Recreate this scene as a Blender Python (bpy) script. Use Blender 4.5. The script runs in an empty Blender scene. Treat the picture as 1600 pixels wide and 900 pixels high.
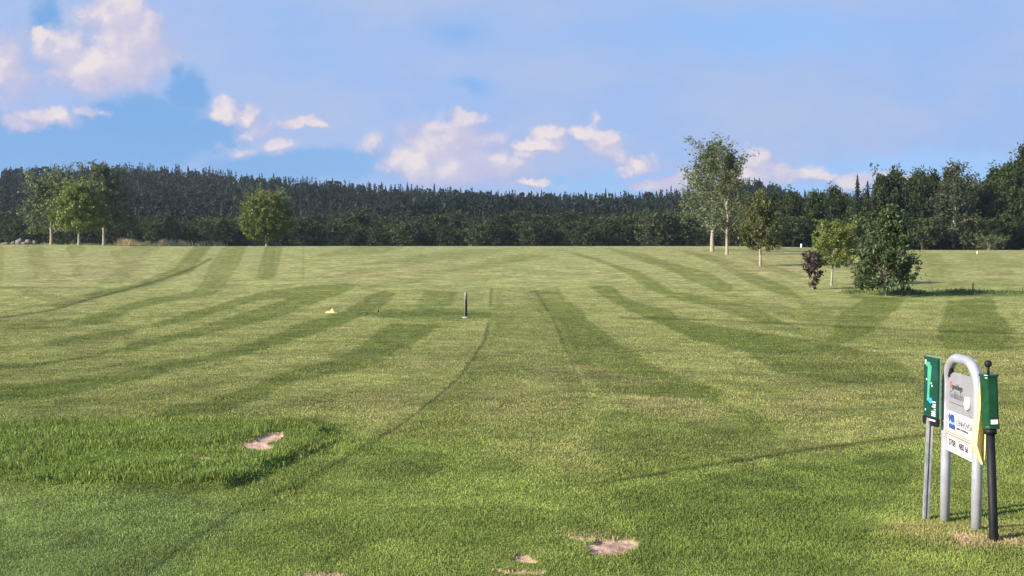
import bpy, bmesh, math, random
import numpy as np
from mathutils import Vector, Matrix
R = math.radians
rng = np.random.default_rng(7)
random.seed(7)
SC = bpy.context.scene
COL = SC.collection

# ------------------------------------------------------------ camera, sky, sun, exposure
FPX = 1640.0
PITCH = math.atan(62 / FPX)
EYE = 1.65
cam_d = bpy.data.cameras.new('camera')
cam_d.sensor_width = 36; cam_d.lens = 36 * FPX / 1600
cam_d.clip_end = 6000; cam_d.clip_start = 0.05
cam = bpy.data.objects.new('camera', cam_d); COL.objects.link(cam)
cam.location = (0, 0, EYE); cam.rotation_euler = (R(90) - PITCH, 0, 0)
SC.camera = cam
SUN_EL = R(25); SUN_AZ = R(24)          # shadows fall towards +X, turned SUN_AZ towards +Y
SC.view_settings.view_transform = 'Standard'
SC.view_settings.look = 'None'
SC.view_settings.gamma = 1
SC.view_settings.exposure = 0.97
SC.view_settings.use_curve_mapping = False
sun_d = bpy.data.lights.new('sun', 'SUN'); sun_d.energy = 4.9; sun_d.angle = R(0.55)
sun_d.color = (1.0, 0.90, 0.74)
sun = bpy.data.objects.new('sun', sun_d); COL.objects.link(sun)
sdir = Vector((math.cos(SUN_EL) * math.cos(SUN_AZ), math.cos(SUN_EL) * math.sin(SUN_AZ), -math.sin(SUN_EL)))
sun.rotation_euler = sdir.to_track_quat('-Z', 'Y').to_euler()
sun.location = (-20, -15, 30)

W = bpy.data.worlds.new('World'); SC.world = W; W.use_nodes = True
nt = W.node_tree; nt.nodes.clear()
def N(t, ty, **k):
    n = t.nodes.new(ty)
    for a, b in k.items(): setattr(n, a, b)
    return n
def L(t, a, b): t.links.new(a, b)
def setin(t, sock, v):
    if hasattr(v, 'is_linked'): L(t, v, sock)
    else: sock.default_value = v
def M(t, op, a, b=0.0, c=0.0, clamp=False):
    n = N(t, 'ShaderNodeMath', operation=op); n.use_clamp = clamp
    setin(t, n.inputs[0], a); setin(t, n.inputs[1], b)
    if len(n.inputs) > 2: setin(t, n.inputs[2], c)
    return n.outputs[0]
def VM(t, op, a, b=(0, 0, 0)):
    n = N(t, 'ShaderNodeVectorMath', operation=op)
    setin(t, n.inputs[0], a); setin(t, n.inputs[1], b)
    return n
def SS(t, x, lo, hi, a=0.0, b=1.0):
    n = N(t, 'ShaderNodeMapRange', interpolation_type='SMOOTHSTEP')
    setin(t, n.inputs[0], x); n.inputs[1].default_value = lo; n.inputs[2].default_value = hi
    n.inputs[3].default_value = a; n.inputs[4].default_value = b
    return n.outputs[0]
def MIX(t, f, a, b, blend='MIX'):
    n = N(t, 'ShaderNodeMix', data_type='RGBA', blend_type=blend)
    setin(t, n.inputs[0], f); setin(t, n.inputs[6], a); setin(t, n.inputs[7], b)
    return n.outputs[2]
def s2l(c):
    return tuple(((x / 255) / 12.92 if x / 255 <= 0.04045 else ((x / 255 + 0.055) / 1.055) ** 2.4) for x in c)
SKY_STR = 0.10
def skyc(c, g=1.0):      # radiance that shows as this colour through the exposure, in units of the background strength
    l = s2l(c); e = 2 ** SC.view_settings.exposure
    return tuple(x * g / (SKY_STR * e) for x in l) + (1,)
sky = N(nt, 'ShaderNodeTexSky', sky_type='NISHITA')
sky.sun_disc = False; sky.sun_elevation = SUN_EL
sky.sun_rotation = math.atan2(-sdir.x, -sdir.y)   # azimuth of the sun, clockwise from +Y
sky.altitude = 200; sky.air_density = 1.0; sky.dust_density = 0.6; sky.ozone_density = 2.5
tc = N(nt, 'ShaderNodeTexCoord')
sep = N(nt, 'ShaderNodeSeparateXYZ'); L(nt, tc.outputs['Generated'], sep.inputs[0])
yy = M(nt, 'MAXIMUM', M(nt, 'ABSOLUTE', sep.outputs[1]), 0.12)
px = M(nt, 'DIVIDE', sep.outputs[0], yy)
pz = M(nt, 'DIVIDE', sep.outputs[2], yy)
cmb = N(nt, 'ShaderNodeCombineXYZ'); L(nt, px, cmb.inputs[0]); L(nt, pz, cmb.inputs[1])
P0 = cmb.outputs[0]
def noise(t, vec, scale, detail=6, rough=0.55, off=(0, 0, 0), dist=0.0):
    mp = VM(t, 'ADD', vec, off).outputs[0]
    n = N(t, 'ShaderNodeTexNoise'); n.noise_dimensions = '3D'
    n.inputs['Scale'].default_value = scale; n.inputs['Detail'].default_value = detail
    n.inputs['Roughness'].default_value = rough; n.inputs['Distortion'].default_value = dist
    L(t, mp, n.inputs['Vector']); return n
def uv2s(u, v): return ((u - 800) / FPX, (388 - v) / FPX)
def blob_group(name, blobs, warps, grow=1.0):
    """max over ellipses of 1-|(p-c)/r|, the point warped by noise: a cloud field over the sky directions"""
    g = bpy.data.node_groups.new(name, 'ShaderNodeTree')
    g.interface.new_socket('P', in_out='INPUT', socket_type='NodeSocketVector')
    g.interface.new_socket('D', in_out='OUTPUT', socket_type='NodeSocketFloat')
    gi = N(g, 'NodeGroupInput'); go = N(g, 'NodeGroupOutput')
    p = gi.outputs[0]
    q = p
    for sc, amp, off in warps:
        nn = noise(g, p, sc, 4, 0.6, off)
        d = VM(g, 'SUBTRACT', nn.outputs['Color'], (0.5, 0.5, 0.5)).outputs[0]
        d = VM(g, 'MULTIPLY', d, (amp, amp, 0)).outputs[0]
        q = VM(g, 'ADD', q, d).outputs[0]
    acc = None
    for (u, v, ru, rv, s) in blobs:
        cx, cy = uv2s(u, v); ru *= grow; rv *= grow
        a = VM(g, 'SUBTRACT', q, (cx, cy, 0)).outputs[0]
        a = VM(g, 'MULTIPLY', a, (FPX / ru, FPX / rv, 0)).outputs[0]
        l = VM(g, 'LENGTH', a).outputs[1]
        b = M(g, 'MULTIPLY', M(g, 'SUBTRACT', 1.0, l), s)
        acc = b if acc is None else M(g, 'SMOOTH_MAX', acc, b, 0.12)
    L(g, acc, go.inputs[0])
    return g
def use(t, g, vec):
    n = N(t, 'ShaderNodeGroup'); n.node_tree = g
    L(t, vec, n.inputs[0]); return n.outputs[0]
cumulus = [(205, 75, 62, 62, 1.0), (185, 30, 60, 40, 1.0), (150, 108, 75, 34, 1.0), (95, 80, 42, 34, 1.0), (75, 62, 14, 16, 1.2), (230, 55, 30, 38, 1.0),
           (75, 182, 62, 17, .8), (30, 196, 34, 12, .8), (152, 166, 26, 10, .6), (10, 110, 60, 70, .7),
           (352, 170, 28, 17, 1.2), (384, 178, 20, 13, 1.1), (395, 200, 34, 18, .6),
           (470, 196, 34, 11, 1.1), (500, 202, 22, 9, 1.0), (437, 224, 34, 14, .75), (380, 228, 40, 12, .4),
           (735, 188, 30, 16, 1.1), (700, 225, 85, 42, .85), (650, 255, 48, 34, 1.0), (720, 262, 60, 34, 1.0), (780, 268, 60, 26, .7), (585, 222, 24, 18, .55), (680, 196, 20, 12, .6),
           (840, 235, 52, 15, 1.0), (856, 220, 24, 15, 1.1), (818, 252, 30, 12, .7),
           (945, 228, 32, 24, 1.1), (915, 218, 26, 12, 1.0), (932, 190, 10, 16, .5), (965, 245, 24, 14, .8), (995, 252, 30, 13, .9), (980, 262, 20, 12, .8),
           (1050, 286, 60, 16, .9), (1090, 274, 40, 14, .8), (1175, 245, 26, 18, 1.1), (1172, 268, 40, 24, 1.0), (1235, 268, 50, 14, .9), (1285, 273, 26, 9, .8), (1215, 258, 18, 12, .9),
           (1328, 284, 34, 16, 1.1), (1400, 278, 46, 14, 1.0), (1440, 284, 40, 12, .7), (820, 297, 50, 6, .7), (110, 255, 1, 1, .1)]
bluegap = [(120, 225, 260, 62, 1.3), (215, 190, 120, 60, 1.2), (290, 135, 38, 40, .8), (272, 104, 18, 20, .6), (330, 210, 60, 40, 1.0), (470, 262, 190, 34, 1.1), (78, 36, 26, 44, .6),
           (945, 282, 120, 26, 1.1), (1200, 292, 220, 16, .9), (1450, 262, 260, 40, .6), (1180, 60, 300, 60, .45), (1560, 300, 120, 40, .8), (720, 60, 80, 40, .35), (748, 152, 46, 16, .5), (20, 300, 300, 40, 1.0)]
G1 = blob_group('cloud_field', cumulus, [(9, 0.035, (3, 1, 0)), (30, 0.024, (7, 2, 0)), (90, 0.010, (1, 8, 0))], 1.3)
G2 = blob_group('blue_field', bluegap, [(4, 0.05, (5, 5, 0)), (14, 0.035, (2, 9, 0)), (45, 0.018, (6, 2, 0))])
d1 = use(nt, G1, P0)
d1s = use(nt, G1, VM(nt, 'ADD', P0, (-0.008, 0.009, 0)).outputs[0])
nf = noise(nt, P0, 42, 8, 0.6, (4, 4, 0)).outputs[0]
nfs = noise(nt, VM(nt, 'ADD', P0, (-0.006, 0.007, 0)).outputs[0], 42, 8, 0.6, (4, 4, 0)).outputs[0]
dens = M(nt, 'ADD', d1, M(nt, 'MULTIPLY', M(nt, 'SUBTRACT', nf, 0.5), 0.9))
denss = M(nt, 'ADD', d1s, M(nt, 'MULTIPLY', M(nt, 'SUBTRACT', nfs, 0.5), 0.9))
cmask = SS(nt, dens, -0.05, 0.50)
lit0 = SS(nt, M(nt, 'SUBTRACT', dens, denss), -0.12, 0.42)
nq = noise(nt, P0, 16, 6, 0.6, (8, 1, 0)).outputs[0]
lit = M(nt, 'MULTIPLY', M(nt, 'ADD', M(nt, 'MULTIPLY', lit0, 0.75), M(nt, 'MULTIPLY', SS(nt, dens, .1, .8), 0.40)), SS(nt, nq, .36, .60, .12, 1.0), clamp=True)
blue = use(nt, G2, P0)
nw = noise(nt, VM(nt, 'MULTIPLY', P0, (1, 2.2, 1)).outputs[0], 6, 5, 0.6, (9, 3, 0)).outputs[0]
bm_ = SS(nt, M(nt, 'ADD', blue, M(nt, 'MULTIPLY', M(nt, 'SUBTRACT', nw, 0.5), 0.55)), -0.08, 0.42)
# clear sky: the Nishita sky, tinted a little so that its blue matches the photograph's clear patches
base = MIX(nt, 1.0, sky.outputs[0], (0.80, 0.95, 1.18, 1), 'MULTIPLY')
front = SS(nt, sep.outputs[2], -0.05, 0.0)
clear = MIX(nt, 0.88, base, MIX(nt, SS(nt, px, -0.35, 0.25), skyc((110, 164, 222)), skyc((148, 190, 244))))
veil = MIX(nt, SS(nt, nw, 0.25, 0.75), skyc((155, 189, 242)), skyc((178, 195, 231)))
vm = M(nt, 'SUBTRACT', 1.0, M(nt, 'MULTIPLY', bm_, 0.92))
c1 = MIX(nt, vm, clear, veil)
cshade = MIX(nt, SS(nt, dens, 0.0, 0.7), skyc((178, 186, 224)), skyc((198, 195, 224)))
clit = MIX(nt, lit, cshade, skyc((244, 230, 228)))
c2 = MIX(nt, M(nt, 'MULTIPLY', cmask, 0.9), c1, clit)
# high above and behind, the plain sky with the same thin veil
up = SS(nt, sep.outputs[2], 0.30, 0.55)
c3 = MIX(nt, up, c2, MIX(nt, 0.25, base, veil))
ynd = SS(nt, sep.outputs[1], -0.1, 0.2)
c4 = MIX(nt, ynd, MIX(nt, 0.4, base, veil), c3)
bg = N(nt, 'ShaderNodeBackground'); bg.inputs[1].default_value = SKY_STR
L(nt, c4, bg.inputs[0])
wo = N(nt, 'ShaderNodeOutputWorld'); L(nt, bg.outputs[0], wo.inputs[0])

# ------------------------------------------------------------ helpers
def tag(o, label=None, cat=None, group=None, kind=None):
    if label: o['label'] = label
    if cat: o['category'] = cat
    if group: o['group'] = group
    if kind: o['kind'] = kind
    return o
def empty(name, loc, label=None, cat=None, group=None, rz=0):
    o = bpy.data.objects.new(name, None); COL.objects.link(o)
    o.location = loc; o.rotation_euler = (0, 0, rz); o.empty_display_size = 0.2
    return tag(o, label, cat, group)
def link(name, me, mat=None, parent=None, keep=False):
    o = bpy.data.objects.new(name, me); COL.objects.link(o)
    if mat is not None and len(me.materials) == 0: me.materials.append(mat)
    if parent is not None:
        o.parent = parent
    return o
def npmesh(name, V, F, cols=None, smooth=False, attrs=None):
    V = np.asarray(V, dtype=np.float32); F = np.asarray(F, dtype=np.int32)
    me = bpy.data.meshes.new(name)
    me.vertices.add(len(V)); me.vertices.foreach_set('co', V.ravel())
    k = F.shape[1]
    me.loops.add(F.size); me.loops.foreach_set('vertex_index', F.ravel())
    me.polygons.add(len(F)); me.polygons.foreach_set('loop_start', np.arange(0, F.size, k, dtype=np.int32))
    me.update(calc_edges=True)
    if cols is not None:
        a = me.color_attributes.new('col', 'FLOAT_COLOR', 'POINT')
        c = np.ones((len(V), 4), dtype=np.float32); c[:, :3] = cols
        a.data.foreach_set('color', c.ravel())
    for n_, arr in (attrs or {}).items():
        a = me.attributes.new(n_, 'FLOAT', 'POINT'); a.data.foreach_set('value', np.asarray(arr, dtype=np.float32).ravel())
    me.polygons.foreach_set('use_smooth', np.full(len(F), smooth))
    me.validate(); return me
def bm2me(name, bm, smooth=False):
    me = bpy.data.meshes.new(name)
    bmesh.ops.recalc_face_normals(bm, faces=bm.faces)
    bm.to_mesh(me); bm.free()
    for p in me.polygons: p.use_smooth = smooth
    return me
def sst(x, a, b):
    t = np.clip((x - a) / (b - a), 0, 1); return t * t * (3 - 2 * t)
def vnoise(x, y, seed=0):
    xi = np.floor(x).astype(np.int64); yi = np.floor(y).astype(np.int64)
    fx = x - xi; fy = y - yi; fx = fx * fx * (3 - 2 * fx); fy = fy * fy * (3 - 2 * fy)
    def h(a, b):
        n = (a * 374761393 + b * 668265263 + seed * 1442695041) & 0xffffffff
        n = ((n ^ (n >> 13)) * 1274126177) & 0xffffffff
        return ((n ^ (n >> 16)) & 0xffff) / 65535.0
    return (h(xi, yi) * (1 - fx) + h(xi + 1, yi) * fx) * (1 - fy) + (h(xi, yi + 1) * (1 - fx) + h(xi + 1, yi + 1) * fx) * fy
def fbm(x, y, o=4, seed=0):
    s = 0; a = 0.5; t = 0
    for i in range(o):
        s = s + a * vnoise(x * 2 ** i, y * 2 ** i, seed + i * 17); t += a; a *= 0.5
    return s / t

# material helpers
def mat(name, col, rough=0.6, metal=0.0, spec=0.4, nscale=0, namp=0.0, bump=0.0, bscale=60):
    m = bpy.data.materials.new(name); m.use_nodes = True; t = m.node_tree
    b = t.nodes['Principled BSDF']
    b.inputs['Roughness'].default_value = rough; b.inputs['Metallic'].default_value = metal
    b.inputs['Specular IOR Level'].default_value = spec
    c = tuple(col) + (1,)
    tcn = N(t, 'ShaderNodeTexCoord')
    if namp:
        n = noise(t, tcn.outputs['Object'], nscale, 5, 0.6)
        lo = tuple(x * (1 - namp) for x in col) + (1,); hi = tuple(min(1, x * (1 + namp)) for x in col) + (1,)
        L(t, MIX(t, SS(t, n.outputs[0], .3, .7), lo, hi), b.inputs['Base Color'])
        L(t, SS(t, n.outputs[0], .25, .75, max(rough - .12, .05), min(rough + .12, 1)), b.inputs['Roughness'])
    else: b.inputs['Base Color'].default_value = c
    if bump:
        n = noise(t, tcn.outputs['Object'], bscale, 5, 0.6)
        bp = N(t, 'ShaderNodeBump'); bp.inputs['Strength'].default_value = bump; bp.inputs['Distance'].default_value = 0.02
        L(t, n.outputs[0], bp.inputs['Height']); L(t, bp.outputs[0], b.inputs['Normal'])
    return m
def leafmat(name, dark, light, trans=0.27, rough=0.55, spec=.5):
    m = bpy.data.materials.new(name); m.use_nodes = True; t = m.node_tree; t.nodes.clear()
    at = N(t, 'ShaderNodeAttribute', attribute_name='shade')
    oi = N(t, 'ShaderNodeObjectInfo')
    c = MIX(t, at.outputs['Fac'], dark + (1,), light + (1,))
    v = SS(t, oi.outputs['Random'], 0, 1, 0.82, 1.18)
    c = MIX(t, 1.0, c, N_rgb(t, v), 'MULTIPLY')
    b = N(t, 'ShaderNodeBsdfPrincipled'); L(t, c, b.inputs['Base Color'])
    b.inputs['Roughness'].default_value = rough; b.inputs['Specular IOR Level'].default_value = spec
    tr = N(t, 'ShaderNodeBsdfTranslucent')
    L(t, MIX(t, 1.0, c, (1.1, 1.15, .55, 1), 'MULTIPLY'), tr.inputs[0])
    mx = N(t, 'ShaderNodeMixShader'); mx.inputs[0].default_value = trans
    L(t, b.outputs[0], mx.inputs[1]); L(t, tr.outputs[0], mx.inputs[2])
    o = N(t, 'ShaderNodeOutputMaterial'); L(t, mx.outputs[0], o.inputs[0])
    return m
def N_rgb(t, v):
    n = N(t, 'ShaderNodeCombineColor')
    for i in range(3): L(t, v, n.inputs[i])
    return n.outputs[0]

# ------------------------------------------------------------ terrain
_pY = np.array([-50, 0, 5, 9, 15, 25, 40, 58, 68, 92, 120, 135, 160, 200, 230, 260, 300, 4000.])
_pz = np.array([0, 0, 0, 0, -.27, -.62, -.98, -.97, -.71, .135, .92, 1.24, 1.66, 2.14, 1.5, .6, 0, 0.])
_fY = np.linspace(-50, 400, 4501); _fz = np.interp(_fY, _pY, _pz)
def _sm(a, w):
    k = np.hanning(w); k /= k.sum(); return np.convolve(np.pad(a, w // 2, mode='edge'), k, mode='valid')[:len(a)]
_s1 = _sm(_fz, 81); _s2 = _sm(_fz, 281)
_w = sst(_fY, 30, 60); _fz = _s1 * (1 - _w) + _s2 * _w
RU = [-400, 0, 60, 130, 200, 260, 330, 380, 450, 520, 580, 640, 700, 760, 850, 920, 1000, 1060, 1120, 1165, 1190, 1230, 1400, 2000]
RV = [285, 272, 267, 265, 262, 266, 270, 278, 283, 288, 296, 299, 301, 306, 309, 311, 309, 304, 300, 288, 288, 306, 306, 306]
TREE_PX = 40
MOUND = None
def terrain(X, Y, mound=True):
    X = np.asarray(X, float); Y = np.asarray(Y, float)
    z = np.interp(Y, _fY, _fz)
    u = 800 + FPX * X / np.maximum(Y, 1)
    z = z - 0.75 * sst(u, 1130, 1470) * sst(Y, 105, 185) * (1 - sst(Y, 230, 300))
    z = z + 0.30 * (1 - sst(u, 60, 350)) * sst(Y, 140, 200) * (1 - sst(Y, 230, 300))
    # the sign's far post stands a little lower than its near one
    z = z - 0.075 * sst(X, 1.6, 2.3) * sst(Y, 6.05, 6.6) * (1 - sst(Y, 8, 11))
    ridge = (388 - np.interp(u, RU, RV) - TREE_PX) * 700 / FPX + EYE
    z = z + ridge * sst(Y, 330, 720) * (1 - 0.5 * sst(Y, 900, 2500))
    if MOUND is not None and mound:
        Yc = np.maximum(Y, 3.5); u2, v2 = project(X, Yc, z)
        nz = fbm(X * 1.8, Y * 1.8, 3, 55) - .5; z = z + .055 * (.75 + .6 * nz) * samp(MOUND, u2 + nz * 70, np.clip(v2 + nz * 16, 379, 940)) * ((Y > 3.4) & (Y < 14))
    return z
cp, sp = math.cos(PITCH), math.sin(PITCH)
def project(X, Y, Z):
    dep = Y * cp - (Z - EYE) * sp; up_ = Y * sp + (Z - EYE) * cp
    return 800 + FPX * X / dep, 450 - FPX * up_ / dep
def P(u, v, Y):
    """point of the ray through photo pixel (u,v) at world depth Y"""
    a = (u - 800) / FPX; b = (450 - v) / FPX
    dy = cp + b * sp; dz = -sp + b * cp
    k = Y / dy
    return Vector((a * k, Y, EYE + dz * k))
def ground_px(u, v):
    Y = np.concatenate([np.linspace(4, 40, 1500), np.linspace(40.1, 225, 3000)])
    a = (u - 800) / FPX; b = (450 - v) / FPX
    dy = cp + b * sp; dz = -sp + b * cp
    X = a * Y / dy; Z = EYE + dz * Y / dy
    g = terrain(X, Y)
    i = int(np.argmax(Z <= g)) if np.any(Z <= g) else len(Y) - 1
    return Vector((X[i], Y[i], g[i]))
def on_ground(u, Y):
    X = (u - 800) / FPX * Y * 1.0; return Vector((X, Y, float(terrain(X, Y))))

# ------------------------------------------------------------ mowing pattern and a few painted-in shadows, traced once and stored on the ground itself
U0, V0, GW, GH = -400, 378, 2400, 570
_gu, _gv = np.meshgrid(np.arange(U0, U0 + GW), np.arange(V0, V0 + GH))
def raster(polys):
    m = np.zeros((GH, GW), np.float32)
    for item in polys:
        val, pts = item
        pts = [((-400 if u <= 0 else (2000 if u >= 1600 else u)), (v if 0 < v < 900 else (960 if v >= 900 else v))) for u, v in pts]
        us = [p[0] for p in pts]; vs = [p[1] for p in pts]
        a0, a1 = max(0, int(min(us)) - U0), min(GW, int(max(us)) - U0 + 2)
        b0, b1 = max(0, int(min(vs)) - V0), min(GH, int(max(vs)) - V0 + 2)
        if a1 <= a0 or b1 <= b0: continue
        x = _gu[b0:b1, a0:a1] + 0.01; y = _gv[b0:b1, a0:a1] + 0.013
        ins = np.zeros(x.shape, bool)
        for (x1, y1), (x2, y2) in zip(pts, pts[1:] + pts[:1]):
            if y1 == y2: continue
            ins ^= ((y1 > y) != (y2 > y)) & (x < (x2 - x1) * (y - y1) / (y2 - y1) + x1)
        sub = m[b0:b1, a0:a1]; sub[ins] = val
    return m
def lines(ls):
    m = np.zeros((GH, GW), np.float32)
    for val, w, pts in ls:
        for (x1, y1), (x2, y2) in zip(pts, pts[1:]):
            a0, a1 = int(min(x1, x2) - 4 * w - 2) - U0, int(max(x1, x2) + 4 * w + 2) - U0
            b0, b1 = int(min(y1, y2) - 4 * w - 2) - V0, int(max(y1, y2) + 4 * w + 2) - V0
            a0, b0 = max(a0, 0), max(b0, 0); a1, b1 = min(a1, GW), min(b1, GH)
            if a1 <= a0 or b1 <= b0: continue
            x = _gu[b0:b1, a0:a1]; y = _gv[b0:b1, a0:a1]
            dx, dy = x2 - x1, y2 - y1
            t = np.clip(((x - x1) * dx + (y - y1) * dy) / (dx * dx + dy * dy), 0, 1)
            d = np.hypot(x - x1 - t * dx, (y - y1 - t * dy) * 1.0)
            m[b0:b1, a0:a1] = np.maximum(m[b0:b1, a0:a1], val * np.exp(-(d / w) ** 2))
    return m
def blur(m, ru, rv):
    for ax, r in ((1, ru), (0, rv)):
        k = np.hanning(2 * r + 3)[1:-1]; k /= k.sum()
        out = np.zeros_like(m)
        pad = [(0, 0), (0, 0)]; pad[ax] = (r, r); mp = np.pad(m, pad, mode='edge')
        for i, kk in enumerate(k):
            sl = [slice(None), slice(None)]; sl[ax] = slice(i, i + m.shape[ax]); out += kk * mp[tuple(sl)]
        m = out
    return m
DARK = [
 (.8, [(566, 490), (610, 483), (680, 480), (740, 484), (800, 490), (790, 496), (720, 499), (600, 497)]),
 (.35, [(0, 532), (120, 520), (180, 512), (100, 532), (0, 541)]), (.35, [(0, 594), (140, 574), (260, 556), (380, 528), (300, 552), (160, 582), (0, 604)]), (.5, [(0, 648), (150, 622), (280, 604), (380, 592), (300, 612), (180, 636), (0, 656)]),
 (.6, [(560, 384), (640, 384), (600, 396), (480, 402), (520, 392)]), (.5, [(700, 392), (800, 388), (760, 400), (640, 412), (560, 414), (620, 402)]), (.5, [(820, 396), (870, 400), (800, 414), (700, 428), (620, 430), (720, 414)]), (.45, [(620, 418), (560, 430), (500, 436), (560, 420)]),
 (.5, [(767, 450), (834, 450), (862, 505), (890, 570), (915, 640), (900, 690), (600, 690), (650, 648), (690, 615), (716, 590), (741, 560), (759, 528), (765, 500)]),
 (.45, [(1180, 500), (1240, 508), (1400, 520), (1600, 540), (1600, 556), (1420, 545), (1290, 532), (1200, 515)]), (.55, [(1130, 460), (1190, 468), (1260, 486), (1330, 500), (1280, 508), (1200, 492), (1150, 476)]),
 (.55, [(1240, 470), (1290, 478), (1330, 478), (1300, 490), (1262, 486)]), (.5, [(1440, 600), (1600, 585), (1600, 612), (1460, 640), (1380, 640)]), (.4, [(1180, 620), (1320, 610), (1400, 625), (1380, 650), (1250, 655)]),
 (.45, [(1100, 592), (1200, 600), (1330, 612), (1280, 622), (1180, 616)]), (.5, [(1430, 396), (1470, 396), (1490, 440), (1450, 440)]), (.45, [(1430, 410), (1600, 402), (1600, 410), (1440, 420)]),
 (.6, [(38, 384), (68, 384), (74, 410), (98, 442), (54, 442), (44, 410)]), (.45, [(0, 384), (6, 384), (4, 440), (0, 440)]),
 (.5, [(102, 384), (138, 384), (120, 402), (134, 436), (112, 436), (110, 400)]),
 (.55, [(170, 396), (205, 384), (255, 384), (225, 404), (210, 425), (190, 445), (145, 445), (190, 415)]),
 (.9, [(304, 384), (332, 384), (318, 402), (300, 424), (262, 440), (210, 452), (150, 466), (90, 480), (70, 478), (150, 455), (215, 442), (270, 420), (285, 404)]),
 (.7, [(350, 384), (386, 384), (372, 418), (350, 448), (300, 458), (315, 440), (328, 415)]),
 (.8, [(414, 384), (442, 384), (434, 420), (428, 436), (398, 438), (408, 410)]),
 (.5, [(20, 452), (70, 456), (100, 464), (70, 470), (40, 462)]), (.6, [(0, 474), (14, 478), (0, 486)]),
 (.8, [(0, 505), (40, 499), (120, 497), (60, 510), (0, 517)]),
 (.9, [(0, 519), (100, 510), (112, 501), (180, 482), (232, 466), (262, 460), (350, 452), (330, 462), (262, 472), (210, 484), (170, 504), (100, 514), (0, 522)]),
 (.9, [(0, 546), (60, 538), (130, 522), (225, 512), (280, 492), (330, 478), (400, 458), (470, 447), (540, 442), (560, 446), (480, 462), (400, 470), (338, 488), (300, 502), (222, 512), (205, 524), (100, 540), (0, 557)]),
 (.9, [(0, 577), (50, 567), (150, 552), (200, 540), (290, 517), (400, 482), (440, 470), (470, 456), (560, 448), (525, 462), (475, 480), (430, 498), (370, 512), (300, 530), (220, 546), (120, 562), (60, 575), (0, 585)]),
 (1., [(0, 616), (40, 601), (100, 592), (200, 577), (300, 560), (400, 535), (450, 516), (470, 505), (535, 487), (575, 462), (600, 455), (622, 458), (598, 480), (545, 502), (490, 525), (430, 540), (370, 558), (280, 575), (220, 595), (130, 613), (60, 625), (0, 630)]),
 (.9, [(400, 598), (430, 584), (500, 568), (550, 546), (580, 527), (612, 505), (690, 508), (660, 528), (622, 546), (600, 565), (560, 580), (500, 588), (440, 600), (420, 622), (350, 645), (250, 652), (260, 640), (330, 622)]),
 (.9, [(662, 455), (716, 455), (708, 477), (650, 480), (656, 468)]), (.55, [(600, 440), (700, 432), (640, 444), (560, 452)]),
 (.85, [(828, 455), (870, 448), (888, 470), (912, 486), (916, 500), (950, 520), (965, 537), (992, 548), (1020, 574), (1072, 590), (1130, 612), (1135, 632), (1050, 622), (940, 612), (922, 590), (898, 568), (884, 545), (872, 516), (852, 488), (838, 472)]),
 (.45, [(925, 645), (980, 640), (1100, 650), (1160, 640), (1220, 670), (1180, 700), (1060, 735), (950, 745), (925, 700)]),
 (.95, [(918, 447), (955, 445), (972, 462), (1010, 477), (1050, 484), (1062, 500), (1180, 518), (1290, 535), (1400, 560), (1440, 596), (1320, 602), (1210, 582), (1160, 548), (1080, 530), (1040, 510), (992, 490), (950, 468)]),
 (.9, [(862, 386), (905, 396), (952, 410), (1000, 425), (1030, 442), (1052, 456), (1100, 462), (1180, 480), (1240, 510), (1180, 502), (1108, 480), (1050, 466), (1008, 450), (985, 430), (938, 410)]),
 (.8, [(940, 386), (1010, 398), (1060, 413), (1104, 424), (1150, 450), (1130, 458), (1088, 442), (1040, 420), (990, 405)]),
 (.8, [(1050, 388), (1130, 402), (1172, 424), (1230, 448), (1260, 470), (1200, 455), (1160, 437), (1118, 412)]),
 (.7, [(1160, 400), (1200, 412), (1260, 432), (1240, 436), (1190, 420)]),
 (.95, [(1350, 467), (1416, 466), (1396, 488), (1372, 512), (1340, 530), (1300, 548), (1282, 545), (1300, 515), (1306, 500), (1322, 482)]),
 (.95, [(1480, 470), (1552, 465), (1562, 490), (1585, 516), (1565, 548), (1478, 548), (1462, 524), (1474, 490)]),
 (.35, [(1500, 395), (1560, 395), (1590, 430), (1540, 430)]), (.3, [(1450, 440), (1600, 436), (1600, 446), (1450, 450)]),
 (.45, [(560, 700), (690, 640), (760, 560), (790, 560), (770, 640), (760, 700), (700, 740), (560, 780)]),
 (.7, [(0, 840), (120, 820), (190, 760), (330, 780), (350, 800), (280, 900), (0, 900)]),
 (.5, [(330, 845), (520, 800), (760, 790), (900, 800), (940, 830), (800, 860), (600, 840), (450, 900), (300, 900)]),
 (.6, [(960, 770), (1200, 730), (1420, 700), (1420, 780), (1300, 900), (1000, 900), (1010, 850)]),
]
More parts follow.
